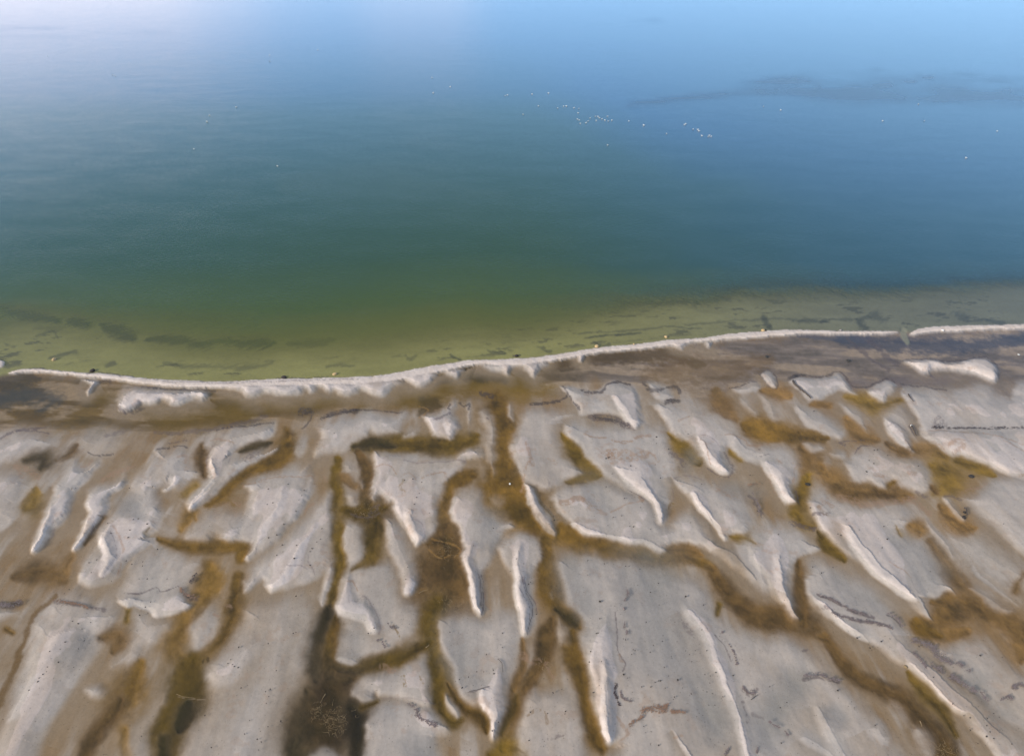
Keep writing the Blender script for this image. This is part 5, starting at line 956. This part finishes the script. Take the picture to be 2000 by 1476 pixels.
    gl = N(nt, 'ShaderNodeBsdfGlossy', Roughness=0.12); L(math_('ADD', 0.12, math_('MULTIPLY', wd.outputs['Fac'], 0.18)), gl.inputs['Roughness']); L(bp.outputs[0], gl.inputs['Normal'])
    m1 = N(nt, 'ShaderNodeMixShader'); L(op, m1.inputs['Fac']); L(tr.outputs[0], m1.inputs[1]); L(df.outputs[0], m1.inputs[2])
    m2 = N(nt, 'ShaderNodeMixShader'); L(fres, m2.inputs['Fac']); L(m1.outputs[0], m2.inputs[1]); L(gl.outputs[0], m2.inputs[2])
    L(m2.outputs[0], out.inputs['Surface'])
    return m
water.data.materials[0] = water_material()

# ------------------------------------------------------------------ things
def link_mesh(name, bm, material, parent=None, smooth=True):
    me = bpy.data.meshes.new(name); bm.normal_update(); bm.to_mesh(me); bm.free()
    for p in me.polygons: p.use_smooth = smooth
    me.materials.append(material)
    o = bpy.data.objects.new(name, me); COL.objects.link(o)
    if parent: o.parent = parent
    return o
def tag(o, label, cat, group=None):
    o['label'] = label; o['category'] = cat
    if group: o['group'] = group
    return o
def copy_tree(o, parent=None):
    c = o.copy(); COL.objects.link(c)
    if parent: c.parent = parent
    for ch in list(o.children): copy_tree(ch, c)
    return c
def loft(bm, rings, seg=12):
    """rings: (centre, radius sideways, radius across, axis direction)"""
    prev = None; first = None
    for c, ra, rb, d in rings:
        d = Vector(d).normalized(); side = Vector((0, 1, 0)); upv = d.cross(side).normalized()
        cur = [bm.verts.new(Vector(c) + side * (ra * math.cos(2 * math.pi * k / seg)) + upv * (rb * math.sin(2 * math.pi * k / seg))) for k in range(seg)]
        if prev:
            for k in range(seg): bm.faces.new((prev[k], prev[(k + 1) % seg], cur[(k + 1) % seg], cur[k]))
        else: first = cur
        prev = cur
    bm.faces.new(list(reversed(first))); bm.faces.new(prev)
    bmesh.ops.recalc_face_normals(bm, faces=bm.faces)

# ---- water birds
def make_bird():
    bm = bmesh.new()
    loft(bm, [((-.33, 0, .150), .035, .010, (1, 0, -.1)), ((-.24, 0, .135), .060, .035, (1, 0, -.1)), ((-.14, 0, .105), .105, .085, (1, 0, 0)),
              ((0, 0, .085), .130, .110, (1, 0, 0)), ((.12, 0, .095), .118, .105, (1, 0, .2)), ((.19, 0, .135), .080, .075, (1, 0, .7)),
              ((.215, 0, .19), .050, .050, (.4, 0, 1)), ((.225, 0, .245), .044, .044, (.4, 0, 1)), ((.245, 0, .285), .050, .048, (.8, 0, .7)),
              ((.28, 0, .30), .042, .040, (1, 0, .1)), ((.31, 0, .293), .022, .020, (1, 0, -.1))], 14)
    b = link_mesh('water_bird', bm, M_PLUM)
    bm = bmesh.new(); loft(bm, [((.305, 0, .292), .015, .014, (1, 0, -.1)), ((.345, 0, .286), .010, .009, (1, 0, -.15)), ((.375, 0, .276), .003, .003, (1, 0, -.4))], 8)
    link_mesh('beak', bm, M_BEAK, b)
    for s in (-1, 1):
        bm = bmesh.new()
        loft(bm, [((.11, s * .090, .120), .020, .040, (1, 0, 0)), ((0, s * .105, .135), .036, .060, (1, 0, 0)), ((-.14, s * .085, .145), .034, .045, (1, 0, 0)),
                  ((-.28, s * .045, .160), .022, .020, (1, 0, .1)), ((-.37, s * .015, .170), .005, .006, (1, 0, .1))], 10)
        link_mesh('wing', bm, M_GREYP, b)
    return b
BIRD0 = make_bird()
bird_n = [0]
def bird(u, v, label, group=None, sc=1.0, rz=None):
    b = BIRD0 if bird_n[0] == 0 else copy_tree(BIRD0)
    bird_n[0] += 1
    x, y = ground(u, v)
    b.location = (float(x), float(y), 0.0); sc *= .60; b.scale = (sc, sc, sc)
    b.rotation_euler = (0, 0, random.choice((0.1, math.pi)) + random.uniform(-.6, .6) if rz is None else rz)
    tag(b, label, 'bird')
    if group: b['group'] = group
    elif 'group' in b: del b['group']
ORD = ['first', 'second', 'third', 'fourth', 'fifth', 'sixth', 'seventh', 'eighth', 'ninth', 'tenth', 'eleventh', 'twelfth', 'thirteenth', 'fourteenth', 'fifteenth', 'sixteenth']
zig = [(1127.6, 233.4), (1131.2, 235.2), (1133.2, 241.8), (1144.4, 240.4), (1148.6, 237.2), (1152.4, 231.4), (1163, 228.2), (1164.4, 236), (1168.4, 228.4), (1171, 230.8), (1175.6, 233.2), (1181.6, 235.4), (1186.4, 228), (1188.4, 237.2), (1195.4, 235.6)]
for i, (u, v) in enumerate(sorted(zig)):
    bird(u, v, 'white bird afloat, %s from the left in the zigzag flock' % ORD[i], 'birds of the zigzag flock', random.uniform(.95, 1.25))
upr = [(1089, 212), (1101, 208), (1106.4, 208), (1121, 211.4), (1130.4, 213), (1129.4, 221.2)]
for i, (u, v) in enumerate(sorted(upr)):
    bird(u, v, 'white bird afloat just above the zigzag flock, %s from the left' % ORD[i], 'birds in the loose row above the zigzag flock', random.uniform(1.0, 1.3))
rgt = [(1337, 244), (1339.5, 242.6), (1353.4, 253.4), (1362.6, 253.6), (1365.4, 256.4), (1371, 265.8), (1383.6, 267.4), (1385.2, 265), (1388.6, 267.2)]
for i, (u, v) in enumerate(sorted(rgt)):
    bird(u, v, 'white bird in the slanting line right of the zigzag flock, %s from the left' % ORD[i], 'birds of the slanting line on the right', random.uniform(1.1, 1.35))
for u, v, lab, sc in [
    (1228.4, 237, 'lone white bird just right of the end of the zigzag flock', .9), (1257.6, 245.4, 'large bright white bird floating between the zigzag flock and the slanting line', 1.5),
    (1302, 261.6, 'faint white bird lower than and left of the slanting line of birds', 1.1), (1187, 284, 'single white bird well below the zigzag flock, nearest the shore there', 1.1),
    (1052, 207.5, 'white bird left of the loose row above the zigzag flock', 1.1), (1022, 224, 'small faint bird far left of the zigzag flock at its height', .9),
    (987, 187.5, 'left bird of a close pair on the open blue water', 1.0), (991, 186, 'right bird of a close pair on the open blue water', 1.0),
    (1039, 184.5, 'white bird right of the close pair on open water', 1.2), (1071, 182.5, 'white bird second to the right of the close pair on open water', 1.2),
    (846, 182, 'white bird nearest the shore of the three at upper centre', 1.3), (879, 170, 'white bird at the right of the three at upper centre', 1.2), (844, 152, 'faintest and farthest white bird of the three at upper centre', 1.0),
    (461.7, 209.7, 'lone white bird on the left water, right of a vertical pair', 1.25), (409, 226, 'farther white bird of the vertical pair on the left water', 1.1), (404.6, 238.4, 'nearer, brighter white bird of the vertical pair on the left water', 1.35),
    (542, 325, 'lone white bird low on the left half of the green blue water', .9), (379, 291.6, 'faint bird below the vertical pair on the left water', .8),
    (527, 120.8, 'nearer bird of the two under the pale cloud reflection', 1.3), (527, 108, 'farther bird of the two under the pale cloud reflection', 1.2), (621, 98, 'tiny far white bird right of the pale cloud reflection', 1.2),
    (93, 110, 'far white bird at the left edge in pale water', 1.3), (220, 147, 'left bird of the faint far pair in the hazy left water', 1.1), (225, 148.4, 'right bird of the faint far pair in the hazy left water', 1.1),
    (1491, 208.6, 'faint white bird below the left end of the dark ripple band', .9), (1525, 215.5, 'brighter white bird below the left end of the dark ripple band', 1.1), (1794, 204, 'white bird floating inside the dark ripple band on the right', 1.2),
    (1724, 236.7, 'white bird below the dark ripple band, left of another at its height', 1.1), (1805, 236.7, 'white bird below the dark ripple band, right of another at its height', 1.0), (1887, 309, 'white bird closest to shore near the right edge', 1.25), (1948, 256.5, 'tiny white bird farthest to the right on the lake', .9)]:
    bird(u, v, lab, None, sc)

# ---- rocks and pebbles
def rock_bm(r, seed, flat=0.6, sub=2, rough=0.35):
    rnd = random.Random(seed); bm = bmesh.new()
    bmesh.ops.create_icosphere(bm, subdivisions=sub, radius=r)
    dirs = [(Vector((rnd.uniform(-1, 1), rnd.uniform(-1, 1), rnd.uniform(-1, 1))).normalized(), rnd.uniform(-rough, rough)) for _ in range(9)]
    sx, sy = rnd.uniform(.8, 1.3), rnd.uniform(.75, 1.1)
    for v in bm.verts:
        n = v.co.normalized(); k = 1 + sum(a * max(0, n.dot(d)) ** 3 for d, a in dirs)
        v.co = Vector((v.co.x * k * sx, v.co.y * k * sy, v.co.z * k * flat))
    return bm
def stone(u, v, r, material, label, cat='stone', seed=0, name='stone', flat=.65):
    o = link_mesh(name, rock_bm(r, seed, flat), material)
    x, y, z = height_at(u, v); o.location = (x, y, max(z, -.18) + r * .25); o.rotation_euler.z = seed * 1.3
    return tag(o, label, cat)
stone(1165, 677, .27, M_STONE, 'largest orange tinted stone in the shallows beside the sand spit', seed=1)
stone(1300, 658, .20, M_STONE, 'pale ochre stone in the water just off the spit, right of the orange one', seed=2)
stone(1490, 645, .22, M_STONE, 'pale stone with a dark one beside it on the edge of the spit', seed=3)
stone(1495, 645, .15, M_DARKW, 'dark stone touching the pale stone on the edge of the spit', seed=4)
stone(106, 701, .24, M_STONE, 'pale ochre stone in the left shallows above the end of the spit', seed=5)
stone(654, 730, .24, M_STONE, 'pale ochre stone at the waterline left of the spit bend', seed=6)
stone(1238, 673, .13, M_STONE, 'small ochre stone lying on the spit crest', seed=7)
stone(1642, 645, .15, M_GSTONE, 'small grey brown stone on the thin right part of the spit', seed=8)
stone(1841, 646, .12, M_PLUM, 'tiny white stone on the lagoon side of the spit beyond the gap', seed=9)
stone(1781, 829, .14, M_PLUM, 'white stone at the foot of the pale bank by the dark line', seed=10)
stone(996, 942, .09, M_PLUM, 'small white stone at the edge of the brown central channel', seed=11)
stone(1991, 690, .12, M_PLUM, 'white stone alone in the mauve lagoon at the right edge', seed=12)
stone(1498, 694, .16, M_DARKW, 'dark weed lump on the grey lagoon floor, left one', 'weed clump', 13, 'weed_clump')
stone(1658, 702, .20, M_DARKW, 'dark weed lump on the grey lagoon floor, right one', 'weed clump', 14, 'weed_clump')
stone(1009, 695, .30, M_DARKW, 'dark weed heap washed on the lake side of the spit', 'weed clump', 15, 'weed_clump', .4)
stone(180, 724, .26, M_DARKW, 'dark weed heap on the left lake side of the spit', 'weed clump', 16, 'weed_clump', .4)
stone(555, 737, .24, M_DARKW, 'dark weed heap on the lake side of the spit, between bends', 'weed clump', 17, 'weed_clump', .4)
stone(1898, 928, .24, M_DARKW, 'dark oval weed clump on the grey bank at upper right', 'weed clump', 18, 'weed_clump', .35)
stone(1578, 943, .20, M_DARKW, 'dark oval weed clump in the olive channel beside a white tongue', 'weed clump', 19, 'weed_clump', .4)
stone(1883, 1009, .15, M_DARKW, 'black lump at the lower tip of a small white bar', 'weed clump', 20, 'weed_clump', .6)
stone(1885, 998, .15, M_DARKW, 'black lump higher on the small white bar beside an orange channel', 'weed clump', 21, 'weed_clump', .6)
stone(1770, 1299, .11, M_REED, 'round olive clump at the edge of a brown channel, lower right', 'weed clump', 22, 'weed_clump', .6)
stone(1219, 1188, .12, M_PURP, 'purple grey weed ball on the wide grey bank', 'weed clump', 23, 'weed_clump', .6)

PEB = [rock_bm(1.0, 100 + i, .75, 2, .4) for i in range(5)]
PEBO = []
for bm in PEB:
    me = bpy.data.meshes.new('pebble'); bm.normal_update(); bm.to_mesh(me); bm.free(); me.materials.append(M_DARKW)
    for p in me.polygons: p.use_smooth = True
    PEBO.append(me)
PZ = [
(0, 780, 'small dark pebble on the left sand tongues below the lagoon', 'pebbles on the left tongues', [(840,965),(1017,1023),(1003,1080),(1150,972),(1042,940),(755,1250),(695,1273),(712,1352),(985,1258),(1113,1297),(1080,930),(590,690),(560,695),(1192,680),(1130,655),(1115,1265),(1230,1168),(1030,1285),(870,1050),(1010,690)]),
(500, 780, 'small dark pebble on the pale banks left of the central brown channel', 'pebbles left of the central channel', [(217,973),(162,1055),(205,1133),(210,1188),(162,1215),(97,1078),(88,822),(132,812),(375,707),(357,750),(515,1007),(475,1110),(437,1162),(422,1185),(318,1145),(302,1250),(422,1292),(502,1090),(313,872),(335,785),(250,660),(95,700),(1253,770),(1237,825),(1275,735),(1295,645),(1225,622),(1160,630),(1355,887),(1945,997),(1855,1003),(1985,1340),(1700,1147),(1185,1307),(477,345),(735,395),(610,262)]),
(1000, 780, 'small dark pebble on the broad white lobes right of centre', 'pebbles on the broad white lobes', [(755,452),(735,460),(783,578),(925,522),(967,547),(1160,610),(1118,508),(1290,634),(1483,660),(1127,342),(1107,312),(1128,290),(697,415),(855,905),(920,990),(950,992),(1083,1012),(1003,842),(878,770),(1432,862),(790,918),(300,840),(322,912),(330,940),(735,680),(1860,590),(1918,870),(1475,500),(1395,960),(592,1257),(592,1368),(1000,1322),(1395,1283),(888,1300),(915,1302),(33,1255),(90,1285),(720,1280),(1225,385),(1375,268),(1930,390)]),
(1500, 780, 'small dark pebble on the right hand banks between orange channels', 'pebbles between the orange channels', [(827,500),(790,475),(770,562),(830,395),(855,390),(935,435),(1175,517),(330,843),(613,940),(710,1023),(545,1050),(570,1060),(890,1160),(930,1092),(418,1352),(508,1310),(350,1305),(80,1053),(905,990),(1840,970),(1920,470),(1230,620),(360,90)]),
(0, 1126, 'small dark pebble on the smooth sand of the lower left corner', 'pebbles in the lower left corner', [(540,98),(502,130),(1135,235),(1155,280),(1177,195),(1090,298),(1070,420),(985,505),(657,497),(510,510),(470,565),(612,560),(707,355),(565,345),(610,365),(640,405),(455,665),(370,705),(362,740),(295,818),(305,790),(335,762),(225,885),(575,705),(1600,1080),(1105,1243),(1650,1330),(1800,645),(1830,700),(1780,675),(1815,685),(1860,705),(1883,865),(1850,925),(1865,547),(1950,1120),(1910,1225),(390,585),(400,640),(1305,15),(1150,15),(1085,15)]),
(500, 1126, 'small dark pebble on the lower banks around the blackish channel', 'pebbles around the blackish channel', [(290,440),(312,432),(313,148),(845,342),(923,402),(877,440),(1170,22),(110,875),(100,932),(75,895),(93,1168),(35,1205),(10,1265),(158,730),(193,1125),(80,985),(1925,437),(1853,727),(1858,757),(1725,738),(1590,800),(1335,1328),(1360,1328),(1895,1140),(1845,1208),(553,1357),(905,840),(1515,430),(1800,605),(1925,550),(95,520),(330,297),(40,1287),(20,1350),(1610,865),(1780,740),(1660,780)]),
(1000, 1126, 'small dark pebble on the wide grey bank at lower centre', 'pebbles on the wide grey bank', [(145,40),(130,55),(190,290),(562,120),(685,325),(688,190),(1145,50),(1083,120),(1273,352),(1327,335),(1048,352),(1150,218),(1497,218),(1358,152),(1483,412),(672,438),(658,440),(615,583),(603,665),(697,670),(680,855),(635,902),(948,568),(962,575),(935,605),(888,490),(870,483),(1175,503),(1290,505),(1245,622),(1388,605),(1355,577),(1433,575),(1520,575),(1405,660),(1190,705),(1295,802),(1225,773),(1120,822),(1145,810),(1160,810),(1085,857),(1197,866),(1332,866),(1013,857),(1270,937),(1260,955),(1400,912),(1523,897),(1493,883),(1545,827),(1548,772),(1508,762),(1567,910),(1592,745),(1648,935),(1728,768),(940,900),(872,760),(902,788),(277,1065),(413,1070),(418,1048),(143,1055),(245,1320),(320,903),(435,800),(390,880),(1585,1310),(1660,1305),(1537,1000),(1490,1080),(1507,1132),(1585,1000),(1045,1215),(1030,1165),(1145,1313),(1105,535),(1080,587),(133,1275)]),
(1500, 1126, 'small dark pebble on the long slanting bank at lower right', 'pebbles at lower right', [(698,475),(885,503),(953,483),(797,553),(812,570),(1180,540),(1290,787),(1765,1065),(1808,1095),(1645,1010),(1532,1082),(1578,1100),(1712,1102),(1710,1160),(1812,1195),(1735,1210),(1708,1245),(1765,1262),(1640,1300),(1700,1315),(1905,1305),(1580,1195),(1440,995),(545,885),(675,1020),(838,1157),(15,855),(147,980),(97,1020),(105,1295),(1660,612),(1830,627)])]
npeb = 0
for x0, y0, lab, grp, pts in PZ:
    for zx, zy in pts:
        u, v = x0 + zx / 4, y0 + zy / 4
        x, y, z = height_at(u, v)
        o = bpy.data.objects.new('pebble', PEBO[npeb % 5]); COL.objects.link(o); npeb += 1
        r = random.uniform(.020, .036) * (1.0 + .6 * max(0, (1476 - v) / 700) )
        if random.random() < .12: r *= 1.5
        o.scale = (r, r, r); o.rotation_euler = (0, 0, random.uniform(0, 6.28)); o.location = (x, y, max(z, -r * .5) + r * .3)
        tag(o, lab, 'pebble', grp)
print('pebbles', npeb, 'birds', bird_n[0])

# ---- drifted plant debris: ragged rafts of flakes
def debris(pts, hw, label, material=None, dens=1.0, size=(.010, .028), seed=0, name='plant_debris'):
    rnd = random.Random(seed + 500); bm = bmesh.new()
    P = catmull(pts, False, 6); seg = np.linalg.norm(np.diff(P, axis=0), axis=1); tot = seg.sum()
    n = int(max(16, dens * (tot * hw * 0.85)))
    clumps = [(rnd.random(), rnd.gauss(0, .55)) for _ in range(max(3, int(tot / 2.5)))]
    cu, cv = P[len(P) // 2]; ox, oy, oz = height_at(cu, cv)
    for _ in range(n):
        t, off = rnd.choice(clumps)
        t = min(max(t + rnd.gauss(0, .5 * hw / max(tot, 8)), 0), 1) * (len(P) - 1); i = min(int(t), len(P) - 2); f = t - i
        u = P[i][0] * (1 - f) + P[i + 1][0] * f; v = P[i][1] * (1 - f) + P[i + 1][1] * f
        u += rnd.gauss(0, .30) * hw; v += (off * .85 + rnd.gauss(0, .28)) * hw * .8
        x, y, z = height_at(u, v); z = max(z, -.012) + .008 + rnd.random() * .008
        s = rnd.uniform(*size) * (1.5 if rnd.random() < .15 else 1); k = rnd.randint(5, 7); a0 = rnd.random() * 6.28; el = rnd.uniform(1, 2.4); al = rnd.gauss(.5, .7)
        top = []
        for j in range(k):
            a = a0 + 6.283 * j / k; rr = s * rnd.uniform(.6, 1.15)
            px, py = rr * el * math.cos(a), rr * math.sin(a)
            top.append(bm.verts.new((x - ox + px * math.cos(al) - py * math.sin(al), y - oy + px * math.sin(al) + py * math.cos(al), z - oz + rnd.uniform(-.006, .006))))
        ctr = bm.verts.new((x - ox, y - oy, z - oz + s * .12))
        low = [bm.verts.new((q.co.x, q.co.y, q.co.z - .02)) for q in top]
        for j in range(k):
            bm.faces.new((top[j], top[(j + 1) % k], ctr)); bm.faces.new((low[j], low[(j + 1) % k], top[(j + 1) % k], top[j]))
    o = link_mesh(name, bm, material or M_PURP, None, False); o.location = (ox, oy, oz)
    return tag(o, label, 'debris', None)
DEB = [
([(1600,1160),(1622,1168),(1645,1180),(1668,1194),(1690,1199)], 4, 'long upper streak of brown purple debris on the right bank', M_PURP),
([(1625,1196),(1650,1205),(1680,1212),(1710,1216),(1742,1226)], 4, 'long lower streak of brown purple debris on the right bank', M_PURP),
([(1735,1198),(1752,1206),(1764,1222)], 4, 'thin debris streak at the head of the dark patches, lower right', M_PURP),
([(1783,1248),(1808,1256),(1828,1268)], 9, 'largest dark purple debris patch beside the orange mud, lower right', M_PURP),
([(1825,1276),(1842,1284),(1860,1294)], 8, 'dark purple debris patch second down the right slanting row', M_PURP),
([(1785,1274),(1798,1288),(1808,1302)], 5, 'narrow purple debris patch left of the slanting row', M_PURP),
([(1820,1298),(1832,1304),(1842,1312)], 6, 'small purple debris patch in the middle of the slanting row', M_PURP),
([(1868,1292),(1880,1300),(1895,1312)], 4, 'thin purple debris strip on the right side of the slanting row', M_PURP),
([(1856,1318),(1880,1334),(1906,1350)], 7, 'long purple debris patch near the lower end of the slanting row', M_PURP),
([(1917,1352),(1922,1358),(1930,1367)], 5, 'last small purple debris patch at the lower end of the row', M_PURP),
([(1957,1368),(1966,1360),(1978,1362)], 5, 'isolated purple debris patch near the right edge', M_PURP),
([(1980,1340),(1995,1336),(2010,1342)], 6, 'purple debris patch cut by the right edge of the picture', M_PURP),
([(1572,1318),(1600,1317),(1620,1324),(1642,1328)], 4, 'thin horizontal debris streak on the smooth lower right sand', M_PURP),
([(1256,1384),(1275,1381),(1294,1386),(1302,1380)], 7, 'larger pinkish brown debris patch on the wide grey bank', M_RUSTD),
([(1311,1387),(1322,1390),(1337,1389)], 6, 'smaller pinkish brown debris patch on the wide grey bank, right one', M_RUSTD),
([(1230,1414),(1240,1408),(1254,1400)], 5, 'pale brown debris patch below and left of the pinkish pair', M_RUSTD),
([(1224,1146),(1226,1160),(1220,1174)], 3.5, 'upright dark debris streak at the top of the wide grey bank', M_PURP),
([(1220,1212),(1220,1224),(1226,1236)], 3, 'lower upright dark debris streak on the wide grey bank', M_PURP),
([(1206,1334),(1200,1348),(1204,1362),(1210,1376)], 4, 'dark olive debris strip along the side of the long white tongue', M_LIT),
([(1212,1350),(1217,1362),(1236,1366)], 4, 'purple debris wedge beside the olive strip by the long white tongue', M_PURP),
([(811,1386),(820,1400),(836,1409),(850,1413)], 6, 'grey purple debris raft on the lowest bank left of centre', M_PURP),
([(797,1372),(807,1377)], 3.5, 'small debris bit above the grey purple raft', M_PURP),
([(737,1249),(747,1254),(753,1264)], 3.5, 'brown debris streak on the bank inside the channel bend', M_PURP),
([(757,1213),(764,1222),(773,1226)], 3.5, 'brown debris streak below the raised white lobe', M_PURP),
([(-10,1176),(14,1180),(38,1174)], 7, 'dark debris patch at the left edge of the picture', M_PURP),
([(105,1173),(130,1175),(155,1180),(172,1186)], 4, 'brown debris streak along the top of the lower left bank', M_RUSTD),
([(1460,948),(1470,944),(1484,944)], 3, 'small brown debris hook on the pale lobe, upper one', M_RUSTD),
([(1470,964),(1478,976),(1484,990),(1480,1002)], 4.5, 'feathered dark debris streak on the right of the pale lobe', M_PURP),
([(586,800),(598,803),(612,801)], 8, 'black purple weed mass where the lagoon meets the sand', M_LIT),
([(632,814),(660,805),(694,800)], 4, 'ragged black weed row along the top of a white bank', M_LIT),
([(1824,833),(1870,835),(1930,835),(2000,834)], 2.6, 'long straight dark weed line across the right white bank', M_LIT),
([(1828,836),(1840,834)], 5, 'dark weed knot at the left end of the long straight line', M_LIT),
([(1545,736),(1556,731),(1566,730)], 5, 'dark weed heap at the upper left corner of a white bank', M_LIT),
([(1302,781),(1314,780),(1326,781)], 4, 'dark weed streak under the small white bar near the lagoon', M_LIT),
([(1156,812),(1178,818),(1204,822),(1228,832)], 4, 'dark grey weed drift in the hollow left of a pointed white tongue', M_LIT),
([(370,1136),(376,1128),(384,1122)], 5, 'dark weed patch beside the amber channel on the left', M_LIT),
([(352,1148),(360,1160),(380,1164)], 5, 'brown debris arc around the right end of the wavy white bank', M_RUSTD),
([(1408,1238),(1412,1230)], 3, 'small debris bit on the grey bank near the brown channel', M_PURP),
([(1424,1258),(1432,1270),(1436,1282),(1440,1296)], 2.6, 'beaded dark debris line beside the right sand ridge', M_PURP),
([(1452,1340),(1462,1352),(1478,1352)], 4, 'brown debris cluster right of the right sand ridge', M_PURP),
([(1416,1476),(1420,1466),(1424,1456)], 4, 'purple debris patch at the bottom edge, left of another', M_PURP),
([(1478,1470),(1480,1456)], 3, 'purple debris stalk at the bottom edge, right of another', M_PURP),
([(1502,1410),(1515,1416),(1530,1424),(1540,1436)], 3, 'broken reddish debris streak on the lower right dune', M_PURP),
]
for i, (pts, hw, lab, mt) in enumerate(DEB): debris(pts, hw, lab, mt, 1.0, seed=i)

# ---- driftwood and reeds
def stick(name, pts, r, material, label, cat, lift=.03, seed=0):
    """a tapering, slightly crooked stem through plan positions"""
    rnd = random.Random(seed); g = []
    for u, v in catmull(pts, False, 5):
        x, y, z = height_at(u, v); g.append(Vector((x + rnd.gauss(0, r * .4), y + rnd.gauss(0, r * .4), max(z, -.02) + lift)))
    o0 = g[0].copy(); bm = bmesh.new(); prev = None; seg = 9
    for i, p in enumerate(g):
        d = (g[min(i + 1, len(g) - 1)] - g[max(i - 1, 0)]).normalized(); a = d.cross(Vector((0, 0, 1))).normalized(); b = a.cross(d)
        rr = r * (1 - .55 * i / (len(g) - 1)) * rnd.uniform(.9, 1.1)
        cur = [bm.verts.new(p - o0 + (a * math.cos(6.283 * k / seg) + b * math.sin(6.283 * k / seg)) * rr) for k in range(seg)]
        if prev:
            for k in range(seg): bm.faces.new((prev[k], prev[(k + 1) % seg], cur[(k + 1) % seg], cur[k]))
        else: bm.faces.new(list(reversed(cur)))
        prev = cur
    bm.faces.new(prev)
    o = link_mesh(name, bm, material); o.location = o0
    return tag(o, label, cat)
stick('driftwood_log', [(1548, 745), (1560, 758), (1572, 768), (1584, 778)], .12, M_WOOD, 'long dark log lying along the side of a white bank by the lagoon', 'log', .08, 1)
stick('driftwood_stick', [(1773, 770), (1778, 776), (1784, 784)], .07, M_WOOD, 'short dark stick on the white bank right of the log', 'stick', .05, 2)
stick('driftwood_stick', [(1781, 832), (1785, 841), (1791, 851)], .08, M_WOOD, 'dark stick below the white stone by the pale bank', 'stick', .05, 3)
stick('driftwood_stick', [(1884, 992), (1888, 998), (1888, 1006)], .07, M_WOOD, 'curved dark stick on the small white bar with black lumps', 'stick', .05, 4)
stick('driftwood_stick', [(1467, 1365), (1474, 1360), (1481, 1356)], .025, M_WOOD, 'thin brown stick among debris right of the sand ridge', 'stick', .03, 5)
stick('driftwood_stick', [(972, 1286), (980, 1294), (982, 1312)], .02, M_WOOD, 'thin curved brown stick on the bank with a pointed tip', 'stick', .03, 6)
stick('driftwood_stick', [(916, 1349), (935, 1346), (955, 1340)], .016, M_WOOD, 'long thin brown twig across the pointed bank', 'stick', .02, 7)
stick('straw', [(56, 911), (58, 918)], .022, M_REED, 'pale straw on the brown mud at the left edge', 'reed', .04, 8)
stick('straw', [(832, 1264), (836, 1261), (839, 1258)], .028, M_REED, 'pale reed at the tip of a bank where two channels meet', 'reed', .04, 9)
stick('straw', [(636, 1354), (630, 1364), (626, 1372)], .022, M_REED, 'pale reed standing off the top of the reed tangle', 'reed', .04, 10)
stick('straw', [(345, 1355), (360, 1360), (382, 1362)], .012, M_REED, 'long thin straw across the dark lower left channel', 'reed', .02, 11)
stick('straw', [(1797, 1408), (1799, 1413), (1800, 1418)], .028, M_REED, 'yellowish reed in the brown channel at lower right', 'reed', .04, 12)
stick('straw', [(818, 1158), (826, 1154), (836, 1151)], .02, M_REED, 'pale straw beside the tip of a narrow white bar', 'reed', .03, 13)
def tangle(cu, cv, ru, rv, n, label, seed, r=.007):
    rnd = random.Random(seed); ox, oy, oz = height_at(cu, cv); root = None; bm = bmesh.new()
    for _ in range(n):
        u = cu + rnd.gauss(0, ru); v = cv + rnd.gauss(0, rv); a = rnd.uniform(0, 6.28); cur_k = rnd.gauss(0, .9); prev = None
        x, y, z = height_at(u, v); L = rnd.uniform(.15, .55); m = 7; h0 = max(z, -.05) + rnd.uniform(.02, .09)
        for i in range(m):
            d = Vector((math.cos(a), math.sin(a), 0)); s = Vector((-d.y, d.x, 0)); p = Vector((x - ox, y - oy, h0 - oz + .02 * math.sin(i)))
            rr = r * (1 - .08 * i)
            ring = [bm.verts.new(p + s * rr), bm.verts.new(p + Vector((0, 0, rr))), bm.verts.new(p - s * rr), bm.verts.new(p - Vector((0, 0, rr)))]
            if prev:
                for k in range(4): bm.faces.new((prev[k], prev[(k + 1) % 4], ring[(k + 1) % 4], ring[k]))
            prev = ring; x += d.x * L / m; y += d.y * L / m; a += cur_k * .55
    o = link_mesh('reed_tangle', bm, M_REED); o.location = (ox, oy, oz); o['kind'] = 'stuff'
    return tag(o, label, 'reeds')
tangle(652, 1406, 15, 13, 90, 'tangle of curled pale reeds in the wide dark channel at the bottom', 1)
tangle(620, 1382, 6, 8, 26, 'smaller reed tangle on the upper left of the big one', 2)
tangle(715, 998, 13, 8, 60, 'brown reed mat where the small channels cross, left of centre', 3)
tangle(872, 1072, 16, 12, 60, 'reed mat in the brown pool between two white tongues', 4)
tangle(885, 1178, 18, 7, 40, 'reed litter at the lower end of the brown pool', 5)
tangle(60, 922, 14, 9, 40, 'straw litter on the brown mud near the left edge', 6)
tangle(1845, 1465, 18, 10, 46, 'reed litter in the brown channel at the bottom right corner', 7)
tangle(1065, 1300, 8, 6, 20, 'reed litter where the centre channel forks', 8)
